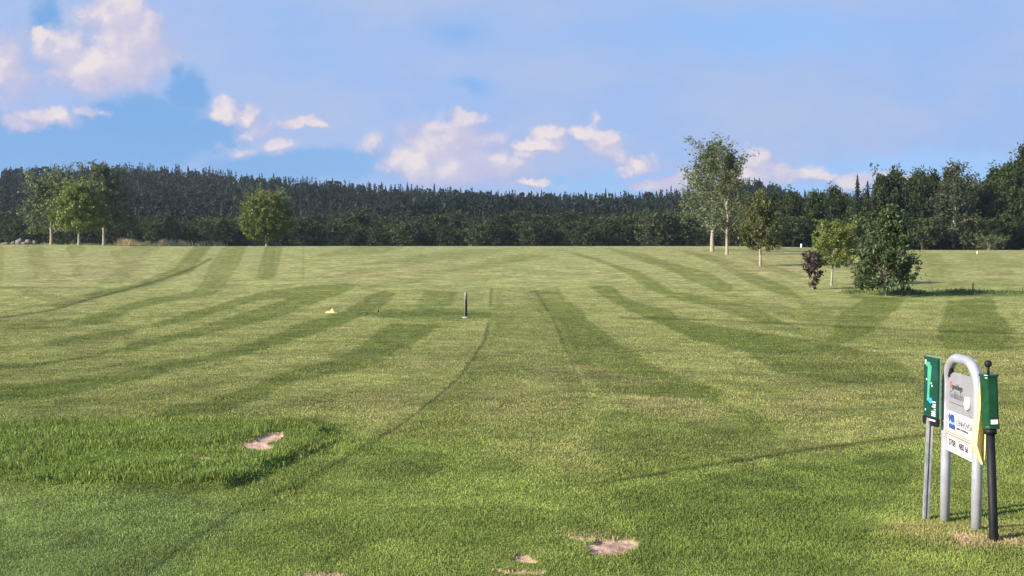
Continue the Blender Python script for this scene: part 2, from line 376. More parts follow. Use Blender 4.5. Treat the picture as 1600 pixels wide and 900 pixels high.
LINES = [
 (.9, 2.0, [(-100, 512), (0, 497), (80, 485), (160, 462), (215, 448), (262, 433), (300, 420), (330, 404)]), (.6, 1.5, [(-100, 449), (0, 449), (70, 449), (160, 450)]),
 (.5, 1.4, [(0, 488), (60, 478), (110, 463), (160, 458)]),
 (.7, 1.6, [(970, 496), (1100, 500), (1250, 507), (1400, 515), (1600, 522), (1900, 530)]),
 (.7, 1.6, [(768, 450), (766, 478)]), (.8, 2.2, [(763, 505), (758, 530), (740, 560), (715, 592), (690, 615), (650, 647), (610, 674)]),
 (.9, 3.5, [(610, 674), (560, 702), (500, 740), (430, 775)]), (.6, 5.0, [(430, 775), (360, 808), (281, 862), (230, 900)]),
 (.5, 4, [(850, 762), (950, 755)]), (.9, 3.0, [(950, 754), (1000, 745), (1100, 730), (1250, 705), (1340, 693), (1450, 680)]), (.5, 3, [(1450, 680), (1600, 662), (1800, 640)]),
 (.5, 2.0, [(835, 452), (865, 500), (892, 566), (925, 640)]), (.4, 1.3, [(474, 384), (474, 436)]), (.35, 1.0, [(417, 384), (412, 432)]), (.35, 1.0, [(428, 384), (424, 432)]),
 (.9, 5.0, [(440, 657), (505, 662), (530, 676), (480, 705), (430, 735), (380, 762)]), (.5, 5.0, [(380, 762), (320, 768), (200, 765)]),  # edge of the rough patch, the shade on its lip painted dark
 (.8, 2.0, [(1330, 464), (1385, 466), (1480, 461), (1600, 462), (1900, 462)]), (.5, 1.5, [(1100, 391), (1280, 389)]), (.4, 3.0, [(560, 490), (720, 490), (800, 497)]),  # the streak from the pale-trunked pair is their cast shadow, painted in
]
GREEN = [(1., [(0, 655), (300, 652), (450, 655), (535, 665), (600, 690), (760, 690), (900, 740), (1400, 690), (1600, 670), (1600, 900), (0, 900)]),
         (.8, [(560, 484), (640, 478), (720, 484), (800, 490), (740, 498), (580, 496)]), (.5, [(920, 640), (1200, 640), (1250, 690), (950, 745)]), (.8, [(1330, 455), (1600, 455), (1600, 463), (1330, 466)])]
BLUISH = [(1., [(0, 770), (200, 765), (350, 780), (440, 790), (330, 850), (240, 900), (60, 900), (0, 860)])]
DRY = [(.7, [(960, 615), (1110, 625), (1120, 665), (1010, 650)]), (.5, [(880, 560), (1010, 590), (1080, 600), (940, 606)]), (.5, [(560, 620), (650, 612), (640, 650), (570, 655)]),
       (.6, [(40, 400), (240, 395), (220, 440), (60, 446)]), (.5, [(1090, 390), (1280, 390), (1280, 440), (1160, 430)]), (.5, [(740, 600), (900, 570), (900, 640), (740, 660)]),
       (1., [(1420, 815), (1500, 820), (1560, 815), (1600, 840), (1600, 856), (1500, 858), (1400, 830)]), (.7, [(860, 826), (960, 830), (930, 846), (870, 838)]), (.6, [(1160, 640), (1320, 600), (1300, 660)]), (.5, [(420, 440), (720, 400), (760, 430), (600, 440)])]
BARE = [(1., [(904, 846), (935, 840), (990, 843), (992, 855), (962, 868), (918, 864)]), (1., [(804, 868), (838, 868), (840, 880), (808, 880)]), (1., [(775, 893), (820, 891), (856, 892), (850, 898), (790, 897)]),
        (.7, [(470, 897), (530, 895), (545, 899), (470, 900)]), (1., [(374, 699), (400, 692), (418, 683), (450, 680), (440, 694), (420, 700), (424, 710), (396, 711)]), (.55, [(290, 723), (345, 720), (330, 727), (296, 728)]),
        (.8, [(880, 838), (925, 838), (915, 843), (890, 843)]), (.5, [(1480, 830), (1580, 838), (1590, 850), (1490, 852)]), (.7, [(815, 838), (850, 837), (850, 840), (820, 840)])]
ROUGHP = [(1., [(0, 660), (300, 655), (450, 657), (522, 664), (530, 676), (470, 707), (430, 738), (350, 764), (200, 762), (0, 755)]), (.35, [(530, 676), (600, 680), (470, 770), (400, 800), (330, 790), (430, 738)]),
          (.6, [(1330, 456), (1600, 454), (1600, 461), (1400, 464), (1330, 462)])]
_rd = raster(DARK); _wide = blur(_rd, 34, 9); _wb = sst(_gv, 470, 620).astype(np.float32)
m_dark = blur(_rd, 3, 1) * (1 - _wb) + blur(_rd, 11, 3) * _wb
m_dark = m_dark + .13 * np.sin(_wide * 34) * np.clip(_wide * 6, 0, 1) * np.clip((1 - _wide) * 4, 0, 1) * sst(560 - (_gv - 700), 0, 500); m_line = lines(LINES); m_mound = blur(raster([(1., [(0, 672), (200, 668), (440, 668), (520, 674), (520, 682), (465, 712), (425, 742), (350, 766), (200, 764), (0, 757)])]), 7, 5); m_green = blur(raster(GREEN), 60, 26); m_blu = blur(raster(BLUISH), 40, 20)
m_dry = blur(raster(DRY), 24, 6); m_bare = blur(raster(BARE), 5, 2); m_rough = blur(raster(ROUGHP), 9, 3); m_bare2 = blur(raster(BARE), 26, 12)
def samp(m, u, v):
    x = np.clip(u - U0, 0, GW - 1.001); y = np.clip(v - V0, 0, GH - 1.001)
    i = x.astype(int); j = y.astype(int); fx = x - i; fy = y - j
    return (m[j, i] * (1 - fx) + m[j, i + 1] * fx) * (1 - fy) + (m[j + 1, i] * (1 - fx) + m[j + 1, i + 1] * fx) * fy
MOUND = m_mound
def turf(X, Y):
    """base colour of the turf, and how rough / bare it is"""
    Z = terrain(X, Y)
    Ys = np.maximum(Y, 3.5)
    u, v = project(X, Ys, terrain(X, Y, False))
    v = np.clip(v, 379, 940)
    far = sst(Y, 8, 45)
    wob = fbm(X * .45, Y * .45, 3, 5) - .5
    wob2 = fbm(X * 2.2, Y * 2.2, 3, 8) - .5
    pxm = FPX / Ys
    uu = u + (wob * .45 + wob2 * .40) * pxm * .5; vv = v + (wob * .4 + wob2 * .35) * np.minimum(pxm * EYE / Ys * 3, 14)
    d = samp(m_dark, uu, vv); ln = samp(m_line, u + wob2 * .05 * pxm, v + wob2 * 2); g = samp(m_green, uu, vv); dr = samp(m_dry, uu, vv)
    wob3 = fbm(X * 11, Y * 11, 3, 77) - .5; b = samp(m_bare, u + wob2 * 30 + wob3 * 26, v + wob2 * 9 + wob3 * 7); r = samp(m_rough, u + wob2 * 12, v + wob2 * 5); bl = samp(m_blu, u, v)
    valid = (Y > 3.2).astype(float)
    b = b * valid; r = r * valid
    b = np.clip(b * 1.55 - .8 * fbm(X * 9, Y * 9, 3, 3), 0, 1) * (b > .04)
    n1 = fbm(X * .9, Y * .9, 4, 21); n2 = fbm(X * .16, Y * .16, 3, 33); n3 = fbm(X * 4.5, Y * 4.5, 3, 44)
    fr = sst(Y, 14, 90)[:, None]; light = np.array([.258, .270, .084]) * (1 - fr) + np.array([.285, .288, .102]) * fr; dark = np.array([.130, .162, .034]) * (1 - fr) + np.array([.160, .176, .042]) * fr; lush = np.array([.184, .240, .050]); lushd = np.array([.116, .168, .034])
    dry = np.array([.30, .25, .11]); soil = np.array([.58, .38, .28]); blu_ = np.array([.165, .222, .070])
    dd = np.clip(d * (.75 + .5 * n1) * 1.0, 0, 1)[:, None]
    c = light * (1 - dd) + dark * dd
    cl = lush * (1 - dd) + lushd * dd
    gg = np.clip(g * .82 * (.7 + .6 * n2), 0, 1)[:, None]
    c = c * (1 - gg) + cl * gg
    c = c * (1 - (bl * .7)[:, None]) + blu_ * (bl * .7)[:, None]
    # yellower patches
    pt = (sst(n2 * .6 + n1 * .4, .5, .8) * .35 * (1 - .5 * g) + dr * .55 * (.5 + n1))
    pt = np.clip(pt, 0, .85)[:, None]
    c = c * (1 - pt) + dry * (.9 + .2 * n3[:, None]) * pt
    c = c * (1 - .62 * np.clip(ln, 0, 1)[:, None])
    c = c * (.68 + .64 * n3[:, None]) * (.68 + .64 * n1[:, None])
    # faint wheel lines along the mowing
    rr = np.clip(r, 0, 1)[:, None]
    c = c * (1 - rr) + np.array([.155, .215, .042]) * (.7 + .6 * n1[:, None]) * rr
    bb = np.clip(b, 0, 1)[:, None]
    c = c * (1 - bb) + soil * (.8 + .4 * n3[:, None]) * bb
    return c, r, b, Z

# ------------------------------------------------------------ ground sheet
def build_ground():
    vv = np.concatenate([np.arange(1080, 560, -1.1), np.arange(560, 384.5, -.55)])
    Yf = np.concatenate([np.linspace(3.2, 60, 4000), np.linspace(60, 200, 3000)])
    vf = project(0 * Yf, Yf, terrain(0 * Yf, Yf, False))[1]
    vf = np.minimum.accumulate(vf)
    rows = np.interp(-vv, -vf, Yf)
    rows = np.unique(np.round(rows, 4))
    rows = np.concatenate([[-60, -20, -5, 0, 1.5, 2.6, 3.1], rows[rows > 3.2], np.arange(201, 340, 2.0), np.arange(345, 1000, 12.0), np.geomspace(1010, 5000, 12)])
    rows = np.unique(rows)
    t = np.concatenate([[-60, -25, -10, -5, -2.5, -1.5, -1.1, -.85, -.7], np.linspace(-.6, .6, 860), [.7, .85, 1.1, 1.5, 2.5, 5, 10, 25, 60]])
    T, Yg = np.meshgrid(t, rows)
    X = T * np.maximum(np.abs(Yg), 4.0) * np.where(Yg > 1000, 1, 1)
    X = np.clip(X, -6000, 6000).ravel(); Yg = Yg.ravel()
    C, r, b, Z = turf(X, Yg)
    Z = Z - 0.018 * b * (Yg < 20) + .012 * (fbm(X * 1.5, Yg * 1.5, 3, 61) - .5)
    C = C * (1 - .30 * (1 - sst(Yg, 8, 55)) * (1 - np.clip(b * 1.5, 0, 1)))[:, None]      # thatch, with shade between the near blades darkened into the colour
    # woodland floor beyond the crest
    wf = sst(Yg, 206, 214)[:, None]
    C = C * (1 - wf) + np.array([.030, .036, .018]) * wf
    nr, nc = len(rows), len(t)
    idx = np.arange(nr * nc).reshape(nr, nc)
    F = np.stack([idx[:-1, :-1], idx[:-1, 1:], idx[1:, 1:], idx[1:, :-1]], -1).reshape(-1, 4)
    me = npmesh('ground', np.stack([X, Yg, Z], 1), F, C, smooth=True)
    m = bpy.data.materials.new('turf'); m.use_nodes = True; tr = m.node_tree
    bs = tr.nodes['Principled BSDF']; bs.inputs['Roughness'].default_value = .9; bs.inputs['Specular IOR Level'].default_value = .1
    at = N(tr, 'ShaderNodeAttribute', attribute_name='col')
    ge = N(tr, 'ShaderNodeNewGeometry')
    n1 = noise(tr, ge.outputs['Position'], 14, 6, .7).outputs[0]
    n2 = noise(tr, ge.outputs['Position'], 2.6, 6, .65, (5, 5, 5)).outputs[0]
    n3 = noise(tr, ge.outputs['Position'], .5, 5, .6, (15, 5, 5)).outputs[0]
    f = M(tr, 'MULTIPLY', SS(tr, n1, .3, .7, .72, 1.25), SS(tr, n2, .3, .7, .72, 1.26))
    f = M(tr, 'MULTIPLY', f, SS(tr, n3, .3, .7, .84, 1.16))
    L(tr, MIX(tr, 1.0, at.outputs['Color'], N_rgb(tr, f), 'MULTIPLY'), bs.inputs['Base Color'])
    bp = N(tr, 'ShaderNodeBump'); bp.inputs['Strength'].default_value = .55; bp.inputs['Distance'].default_value = .05
    L(tr, M(tr, 'ADD', n1, M(tr, 'MULTIPLY', n2, 2.0)), bp.inputs['Height']); L(tr, bp.outputs[0], bs.inputs['Normal'])
    o = link('ground', me, m); tag(o, kind='structure')
    tag(o, 'mown striped grass field rising gently to the forest'); return o
ground = build_ground()

# ------------------------------------------------------------ grass blades
def grass_material(name, up=.55, trans=.3):
    m = bpy.data.materials.new(name); m.use_nodes = True; t = m.node_tree; t.nodes.clear()
    at = N(t, 'ShaderNodeAttribute', attribute_name='col')
    ge = N(t, 'ShaderNodeNewGeometry')
    nm = VM(t, 'NORMALIZE', VM(t, 'ADD', VM(t, 'SCALE', ge.outputs['Normal']).outputs[0], (0, 0, up)).outputs[0]).outputs[0]
    for n in t.nodes:
        if n.type == 'VECT_MATH' and n.operation == 'SCALE': n.inputs['Scale'].default_value = 1 - up
    b = N(t, 'ShaderNodeBsdfPrincipled'); L(t, at.outputs['Color'], b.inputs['Base Color']); L(t, nm, b.inputs['Normal'])
    b.inputs['Roughness'].default_value = .5; b.inputs['Specular IOR Level'].default_value = .25
    tr = N(t, 'ShaderNodeBsdfTranslucent'); L(t, MIX(t, 1.0, at.outputs['Color'], (1.1, 1.2, .6, 1), 'MULTIPLY'), tr.inputs[0])
    mx = N(t, 'ShaderNodeMixShader'); mx.inputs[0].default_value = trans
    L(t, b.outputs[0], mx.inputs[1]); L(t, tr.outputs[0], mx.inputs[2])
    o = N(t, 'ShaderNodeOutputMaterial'); L(t, mx.outputs[0], o.inputs[0]); return m
GM = grass_material('grass_blade')
def blades(X, Y, Z, H, Wd, C, lean=.5, seed=1, curve=True):
    r = np.random.default_rng(seed); n = len(X)
    a = r.uniform(0, 2 * np.pi, n); la = r.uniform(0, 2 * np.pi, n); ll = r.uniform(0.1, 1, n) * lean * H
    sx, sy = np.cos(a) * Wd / 2, np.sin(a) * Wd / 2
    lx, ly = np.cos(la) * ll, np.sin(la) * ll
    B = np.stack([X, Y, Z], 1)
    v0 = B + np.stack([-sx, -sy, -.004 * np.ones(n)], 1); v1 = B + np.stack([sx, sy, -.004 * np.ones(n)], 1)
    if curve:
        mid = B + np.stack([lx * .35, ly * .35, H * .6], 1)
        v2 = mid + np.stack([sx * .75, sy * .75, 0 * sx], 1); v3 = mid - np.stack([sx * .75, sy * .75, 0 * sx], 1)
        tip = B + np.stack([lx, ly, H * np.sqrt(np.maximum(0.15, 1 - .5 * lean ** 2))], 1)
        V = np.stack([v0, v1, v2, v3, tip], 1).reshape(-1, 3)
        i = np.arange(n)[:, None] * 5
        F = np.concatenate([i + np.array([[0, 1, 2]]), i + np.array([[0, 2, 3]]), i + np.array([[3, 2, 4]])], 0)
        k = 5; sh = np.tile(np.array([.62, .62, .95, .95, 1.15]), n)
    else:
        tip = B + np.stack([lx, ly, H], 1)
        V = np.stack([v0, v1, tip], 1).reshape(-1, 3); i = np.arange(n)[:, None] * 3
        F = i + np.array([[0, 1, 2]]); k = 3; sh = np.tile(np.array([.8, .8, 1.1]), n)
    CC = np.repeat(C, k, axis=0)
    return V, F, CC
def build_turf_blades():
    r = np.random.default_rng(3)
    n = 660000
    u = r.uniform(-170, 1770, n)
    w = r.uniform(0, 1, n) ** 1.15
    v = 446 + w * 504
    Yf = np.concatenate([np.linspace(3.6, 80, 7000)])
    vf = np.minimum.accumulate(project(0 * Yf, Yf, terrain(0 * Yf, Yf))[1])
    Y = np.interp(-v, -vf, Yf); Y = Y * (1 + r.normal(0, .003, n)); X = (u - 800) / FPX * Y
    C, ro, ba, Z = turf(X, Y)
    keep = (r.uniform(0, 1, n) > ba * 1.1) & (Z > -5)
    keep &= ~((Y > 40) & (r.uniform(0, 1, n) < (Y - 40) / 38))
    X, Y, Z, C, ro = X[keep], Y[keep], Z[keep], C[keep], ro[keep]; n = len(X)
    ln = C.mean(1)
    H = (.008 + .014 * r.uniform(0, 1, n) ** 2 + .011 * fbm(X * 3, Y * 3, 2, 71)) * (1 + .5 * sst(Y, 10, 40))
    Wd = np.maximum(.0038, 1.2 * Y / FPX) * r.uniform(.7, 1.3, n)
    br = np.clip(r.normal(1.0, .18, n), .4, 1.8)[:, None]; yl = (r.uniform(0, 1, n) < .10)[:, None]
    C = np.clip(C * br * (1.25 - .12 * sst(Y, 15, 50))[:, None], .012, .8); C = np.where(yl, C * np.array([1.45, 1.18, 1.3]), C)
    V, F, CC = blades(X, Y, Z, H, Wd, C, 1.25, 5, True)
    o = link('grass', npmesh('grass', V, F, CC), GM); tag(o, 'short mown grass blades of the fairway', 'grass', kind='stuff')
    # rough unmown strip
    n = 90000
    u = r.uniform(-170, 640, n); v = r.uniform(650, 800, n)
    Y = np.interp(-v, -vf, Yf); X = (u - 800) / FPX * Y
    C, ro, ba, Z = turf(X, Y)
    cl = fbm(X * 2.2, Y * 2.2, 3, 91)
    keep = (r.uniform(0, 1, n) < ro * np.clip(cl * 4.2 - 1.35, .06, 1)) & (ba < .3)
    X, Y, Z, C, cl, ro, u, v = X[keep], Y[keep], Z[keep], C[keep], cl[keep], ro[keep], u[keep], v[keep]; n = len(X)
    nb_ = 1 - .85 * np.clip(samp(m_bare2, u, np.clip(v - 4, 380, 900)) * 2.2, 0, 1)
    H = (.02 + .10 * r.uniform(0, 1, n) ** 1.6 * cl ** 1.3 * 1.5) * (.45 + .55 * np.clip(ro * 1.2, 0, 1)) * nb_; Wd = r.uniform(.004, .009, n)
    C = C * np.clip(r.normal(1.1, .3, n), .3, 2)[:, None] * np.where(r.uniform(0, 1, n) < .1, 1.4, 1)[:, None]; C = np.where((r.uniform(0, 1, n) < .12)[:, None], C * np.array([1.7, 1.15, 1.6]), C)
    V, F, CC = blades(X, Y, Z, H, Wd, np.clip(C, .01, .8), 1.1, 6, True)
    o = link('rough_grass', npmesh('rough_grass', V, F, CC), GM); tag(o, 'patch of longer unmown grass with bare soil', 'grass', kind='stuff')
build_turf_blades()
def grass_strip(name, label, pts, n, h, w, col, seed, lean=.6, jit=(2, 1), dens=None):
    r = np.random.default_rng(seed)
    t = r.uniform(0, len(pts) - 1, n); i = t.astype(int); f = t - i; pts = np.array(pts, float)
    u = pts[i, 0] * (1 - f) + pts[i + 1, 0] * f + r.normal(0, jit[0], n); Y = pts[i, 1] * (1 - f) + pts[i + 1, 1] * f + r.normal(0, jit[1], n)
    X = (u - 800) / FPX * Y; Z = terrain(X, Y)
    cl = fbm(X * .5, Y * .3, 3, seed + 3)
    k = r.uniform(0, 1, n) < np.clip(cl * 5 - 1.9, 0, 1); X, Y, Z, cl = X[k], Y[k], Z[k], cl[k]; n = len(X)
    H = h * r.uniform(.15, 1, n) ** 1.3 * (.2 + cl * 1.4); C = np.array(col)[None] * r.normal(1, .25, n)[:, None]
    V, F, CC = blades(X, Y, Z, H, r.uniform(.6, 1.2, n) * w, np.clip(C, .01, .9), lean, seed)
    o = link(name, npmesh(name, V, F, CC), GM); tag(o, label, 'grass', kind='stuff'); return o
grass_strip('dry_grass', 'tall straw coloured grass along the field edge', [(192, 199), (215, 199), (300, 199), (345, 199)], 9000, 1.35, .09, (.70, .52, .30), 11, jit=(6, 1.5))
grass_strip('dry_grass', 'thin pale grass along the crest by the boulders', [(-60, 201), (30, 201), (120, 202), (190, 200)], 2500, .5, .08, (.36, .36, .18), 12, jit=(6, 1.2))
grass_strip('ditch_grass', 'darker long grass along the ditch by the small stakes', [(1320, 60), (1385, 59), (1480, 60), (1600, 59), (1720, 59)], 9000, .28, .035, (.13, .175, .06), 13, jit=(5, .9))

# ------------------------------------------------------------ trees
BARK = mat('pale_bark', (.32, .27, .20), .85, nscale=6, namp=.3, bump=.5, bscale=18)
BARKD = mat('dark_bark', (.12, .10, .075), .9, nscale=5, namp=.3)
def tubes(paths):
    """paths: list of (points Nx3, radii N) -> verts, quads"""
    Vs, Fs, off = [], [], 0
    for pts, rad in paths:
        pts = np.asarray(pts, float); k = 6 if rad[0] < .06 else 9
        d = np.gradient(pts, axis=0); d /= np.linalg.norm(d, axis=1)[:, None] + 1e-9
        ref = np.array([1., 0, 0]) if abs(d[0][0]) < .8 else np.array([0, 1., 0])
        a = np.cross(d, ref); a /= np.linalg.norm(a, axis=1)[:, None]; b = np.cross(d, a)
        th = np.linspace(0, 2 * np.pi, k, endpoint=False)
        ring = pts[:, None] + np.asarray(rad)[:, None, None] * (np.cos(th)[None, :, None] * a[:, None] + np.sin(th)[None, :, None] * b[:, None])
        Vs.append(ring.reshape(-1, 3)); n = len(pts)
        ii = np.arange(n * k).reshape(n, k); nx = np.roll(ii, -1, 1)
        Fs.append(np.stack([ii[:-1], nx[:-1], nx[1:], ii[1:]], -1).reshape(-1, 4) + off); off += n * k
    return np.concatenate(Vs), np.concatenate(Fs)
def leaves(C, size, r, upbias=.3, aspect=.7):
    n = len(C)
    nrm = r.normal(0, 1, (n, 3)); nrm[:, 2] += upbias; nrm /= np.linalg.norm(nrm, axis=1)[:, None]
    t = r.normal(0, 1, (n, 3)); t -= (t * nrm).sum(1)[:, None] * nrm; t /= np.linalg.norm(t, axis=1)[:, None]
    b = np.cross(nrm, t); s = (size * r.uniform(.6, 1.3, n))[:, None]
    V = np.stack([C - t * s, C - b * s * aspect * .6 + t * s * .1, C + t * s, C + b * s * aspect * .6 + t * s * .1], 1).reshape(-1, 3)
    F = np.arange(n * 4).reshape(n, 4); return V, F
def make_tree(H, prof, seed, trunk_r=.16, nb=46, nsub=5, nleaf=9000, leaf=.14, elev=(50, 30), crown0=.2, clump=.35, lean=(0, 0), spikes=0, multi=1, bark=BARK, droop=0.0, inner=0.25, fill=.55):
    """tapered trunk with limbs, leaves set along twigs whose tips reach the crown profile prof(t)=radius in metres"""
    r = np.random.default_rng(seed)
    paths = []; tips = []; tw = []
    trunks = []
    for m in range(multi):
        az = r.uniform(0, 6.28) + m * 6.28 / max(multi, 1); sp_ = (0.0 if multi == 1 else .35 * H * .35)
        n = 9; tt = np.linspace(0, 1, n)
        pts = np.stack([np.cos(az) * sp_ * tt ** .8 + lean[0] * tt * H + r.normal(0, .012 * H, n) * tt, np.sin(az) * sp_ * tt ** .8 + lean[1] * tt * H + r.normal(0, .012 * H, n) * tt, tt * H * (.97 if m == 0 else r.uniform(.6, .85))], 1)
        if multi > 1: pts[:, :2] += np.array([np.cos(az), np.sin(az)]) * .12
        pts[0, 2] = -.15
        rad = trunk_r * (1 if multi == 1 else .6) * (1 - tt) ** .8 + .012 * H / 6
        rad[0] *= 1.25
        paths.append((pts, rad)); trunks.append(pts)
    trunkV, trunkF = tubes(paths)
    limbs = []
    for i in range(nb):
        tr = trunks[i % multi]; t = crown0 * .8 + (1 - crown0 * .8) * ((i + r.uniform(0, 1)) / nb) ** .9 * .97
        h = t * tr[-1, 2]; b0 = np.array([np.interp(h, tr[:, 2], tr[:, k]) for k in range(2)] + [h])
        az = i * 2.39996 + r.normal(0, .3); el = R(elev[1] + (elev[0] - elev[1]) * t + r.normal(0, 8))
        rr = prof(min(t + .08, .99)) * r.uniform(.72, 1.12)
        ln = rr / max(math.cos(el), .3); ln = min(ln, (H - h) * 1.15 / max(math.sin(el), .15) + .25 * H * .12)
        d = np.array([math.cos(az) * math.cos(el), math.sin(az) * math.cos(el), math.sin(el)])
        k = 5; s = np.linspace(0, 1, k)[:, None]
        curve = np.array([0, 0, 1.0]) * (.12 - droop) * ln
        pts = b0 + d * ln * s + curve * s ** 2 + r.normal(0, .025 * ln, (k, 3)) * s
        r0 = max(.012, trunk_r * .19 * (1 - t) + .006 * H / 8)
        limbs.append((pts, r0 * (1 - s[:, 0] * .8)))
        tw.append(pts)
        for j in range(nsub):
            q = r.uniform(inner, .95); p0 = pts[0] * (1 - q) + pts[-1] * q
            kk = min(int(q * (k - 1)), k - 2); f = q * (k - 1) - kk; p0 = pts[kk] * (1 - f) + pts[kk + 1] * f
            d2 = d * .7 + r.normal(0, .55, 3) + np.array([0, 0, .25 - droop * 1.5]); d2 /= np.linalg.norm(d2)
            l2 = ln * r.uniform(.22, .42)
            p1 = p0 + d2 * l2 * .5; p2 = p0 + d2 * l2 + np.array([0, 0, -.1 - droop]) * l2
            limbs.append((np.array([p0, p1, p2]), np.array([r0 * .4, r0 * .25, r0 * .08]))); tw.append(np.array([p0, p1, p2]))
    for i in range(spikes):
        az = r.uniform(0, 6.28); t = r.uniform(.55, .97); b0 = np.array([math.cos(az) * prof(t) * .6 * r.uniform(0, 1), math.sin(az) * prof(t) * .6 * r.uniform(0, 1), t * H * .93])
        l = H * r.uniform(.09, .20); l = max(.3, min(l, H * r.uniform(.9, 1.0) - b0[2])); p = np.array([b0, b0 + [r.normal(0, .06), r.normal(0, .06), l * .5], b0 + [r.normal(0, .12), r.normal(0, .12), l]])
        tw += [p, p, p]; limbs.append((p, np.array([.03, .02, .008])))
    LV, LF = tubes(limbs)
    # leaves along twigs
    ntw = len(tw); wts = np.array([np.linalg.norm(np.diff(p, axis=0), axis=1).sum() for p in tw]); wts = wts * r.uniform(.3, 1.6, ntw); wts /= wts.sum()
    pick = r.choice(ntw, nleaf, p=wts)
    cs = np.zeros((nleaf, 3)); sh = np.zeros(nleaf); tws = r.uniform(.0, 1, ntw)
    for i in np.unique(pick):
        ids = np.where(pick == i)[0]; p = tw[i]; q = r.uniform(.15 if len(p) == 3 else .3, 1, len(ids)) * (len(p) - 1); kk = np.minimum(q.astype(int), len(p) - 2); f = (q - kk)[:, None]
        cs[ids] = p[kk] * (1 - f) + p[kk + 1] * f; sh[ids] = tws[i]
    cs += r.normal(0, clump * .5, cs.shape)
    nf_ = int(nleaf * fill); nc = max(8, nf_ // 42)
    tq = crown0 + (1 - crown0) * r.uniform(0, 1, nc) ** .9 * .97; rad_ = np.array([prof(q) for q in tq]); rho = rad_ * r.uniform(0, 1, nc) ** .42 * r.uniform(.85, 1.1, nc); azc = r.uniform(0, 6.283, nc)
    cen = np.stack([np.cos(azc) * rho + lean[0] * tq * H, np.sin(azc) * rho + lean[1] * tq * H, tq * H * (1 + .0 * rho)], 1)
    which = r.integers(0, nc, nf_); cr = (.022 + .026 * r.uniform(0, 1, nc)) * H * .62
    cs[:nf_] = cen[which] + r.normal(0, 1, (nf_, 3)) * cr[which][:, None] * np.array([.8, .8, .95]); sh[:nf_] = r.uniform(0, 1, nc)[which]
    cs[:, 2] = np.maximum(cs[:, 2], crown0 * H * .55 * r.uniform(.8, 1.3, nleaf))
    V, F = leaves(cs, leaf, r)
    kz = H / max(np.percentile(V[:, 2], 99.3), np.percentile(LV[:, 2], 99.5)); V[:, 2] *= kz; LV[:, 2] *= kz; trunkV[:, 2] *= kz
    shade = np.repeat(np.clip(sh * .5 + r.uniform(0, .5, nleaf), 0, 1), 4)
    return (trunkV, trunkF, LV, LF, V, F, shade)
def tree_objects(name, data, loc, leafm, barkm, label, cat='tree', group=None, scale=1, rz=0, limb=True):
    tV, tF, LV, LF, V, F, sh = data
    root = empty(name, loc, label, cat, group, rz); root.scale = (scale,) * 3
    # trunk and limbs are one piece of wood
    if limb: WV = np.concatenate([tV, LV]); WF = np.concatenate([tF, LF + len(tV)])
    else: WV, WF = tV, tF
    link('trunk', npmesh('trunk', WV, WF, smooth=True), barkm, root)
    link('crown', npmesh('crown', V, F, attrs={'shade': sh}), leafm, root)
    return root
def copy_tree(o, loc, rz, scale, label=None, group=None):
    c = o.copy(); COL.objects.link(c); c.location = loc; c.rotation_euler = (0, 0, rz); c.scale = scale
    if label: c['label'] = label
    if group: c['group'] = group
    for ch in list(o.children):
        d = ch.copy(); COL.objects.link(d); d.parent = c
    return c
def pf(*ks):
    t = [k[0] for k in ks]; v = [k[1] for k in ks]
    return lambda x: float(np.interp(x, t, v))
LF_BIRCH = leafmat('leaf_grey_green', (.042, .060, .024), (.150, .180, .078))
LF_LIME = leafmat('leaf_yellow_green', (.080, .112, .018), (.240, .280, .052))
LF_DARK = leafmat('leaf_dark_green', (.030, .052, .018), (.090, .130, .042))
LF_OLIVE = leafmat('leaf_olive', (.055, .065, .018), (.135, .150, .042))
LF_PURP = leafmat('leaf_purple', (.028, .014, .018), (.075, .040, .042))
LF_FOR = leafmat('leaf_forest', (.018, .029, .011), (.066, .092, .030), spec=.12)
LF_FORL = leafmat('leaf_forest_light', (.032, .044, .017), (.095, .115, .045), spec=.12)
def H_at(vtop, u, Y, base): return P(u, vtop, Y).z - base.z
def px_m(px, Y): return px * Y / FPX
def single(name, u, vb, vt, wpx, proff, lm, label, Y=None, **k):
    g = ground_px(u, vb) if Y is None else on_ground(u, Y)
    H = H_at(vt, u, g.y, g); w = px_m(wpx, g.y) / 2
    d = make_tree(H, lambda t: proff(t) * w, **k)
    return tree_objects(name, d, g, lm, k.get('bark', BARK), label)
birchp = pf((0, .3), (.15, .85), (.32, 1.08), (.5, .98), (.7, .66), (.85, .36), (1, .06))
roundp = pf((0, .55), (.2, .9), (.45, 1.05), (.7, .95), (.88, .6), (1, .2))
bushp = pf((0, .55), (.15, .92), (.3, 1.0), (.5, .74), (.7, .52), (.85, .32), (1, .06))
single('birch_tree', 1113, 393, 214, 108, birchp, LF_BIRCH, 'tallest of the young field trees, pale trunk, sparse upright twigs above the skyline', seed=21, trunk_r=.22, nb=70, nleaf=11500, leaf=.19, fill=.38, elev=(74, 28), crown0=.19, clump=.5, spikes=16)
single('birch_tree', 1136, 398, 228, 76, birchp, LF_BIRCH, 'slender pale-trunked tree just right of the tallest field tree', seed=22, trunk_r=.14, nb=44, nleaf=5800, leaf=.17, fill=.4, elev=(74, 30), crown0=.22, clump=.45, spikes=10)
single('broadleaf_tree', 1188, 416, 300, 66, pf((0, .5), (.2, .95), (.4, 1.0), (.6, .8), (.85, .4), (1, .1)), LF_OLIVE, 'olive green young tree with slim pale trunk, right of the tall pair', seed=23, trunk_r=.10, nb=56, nleaf=10000, leaf=.13, elev=(60, 28), crown0=.22, clump=.3, spikes=4)
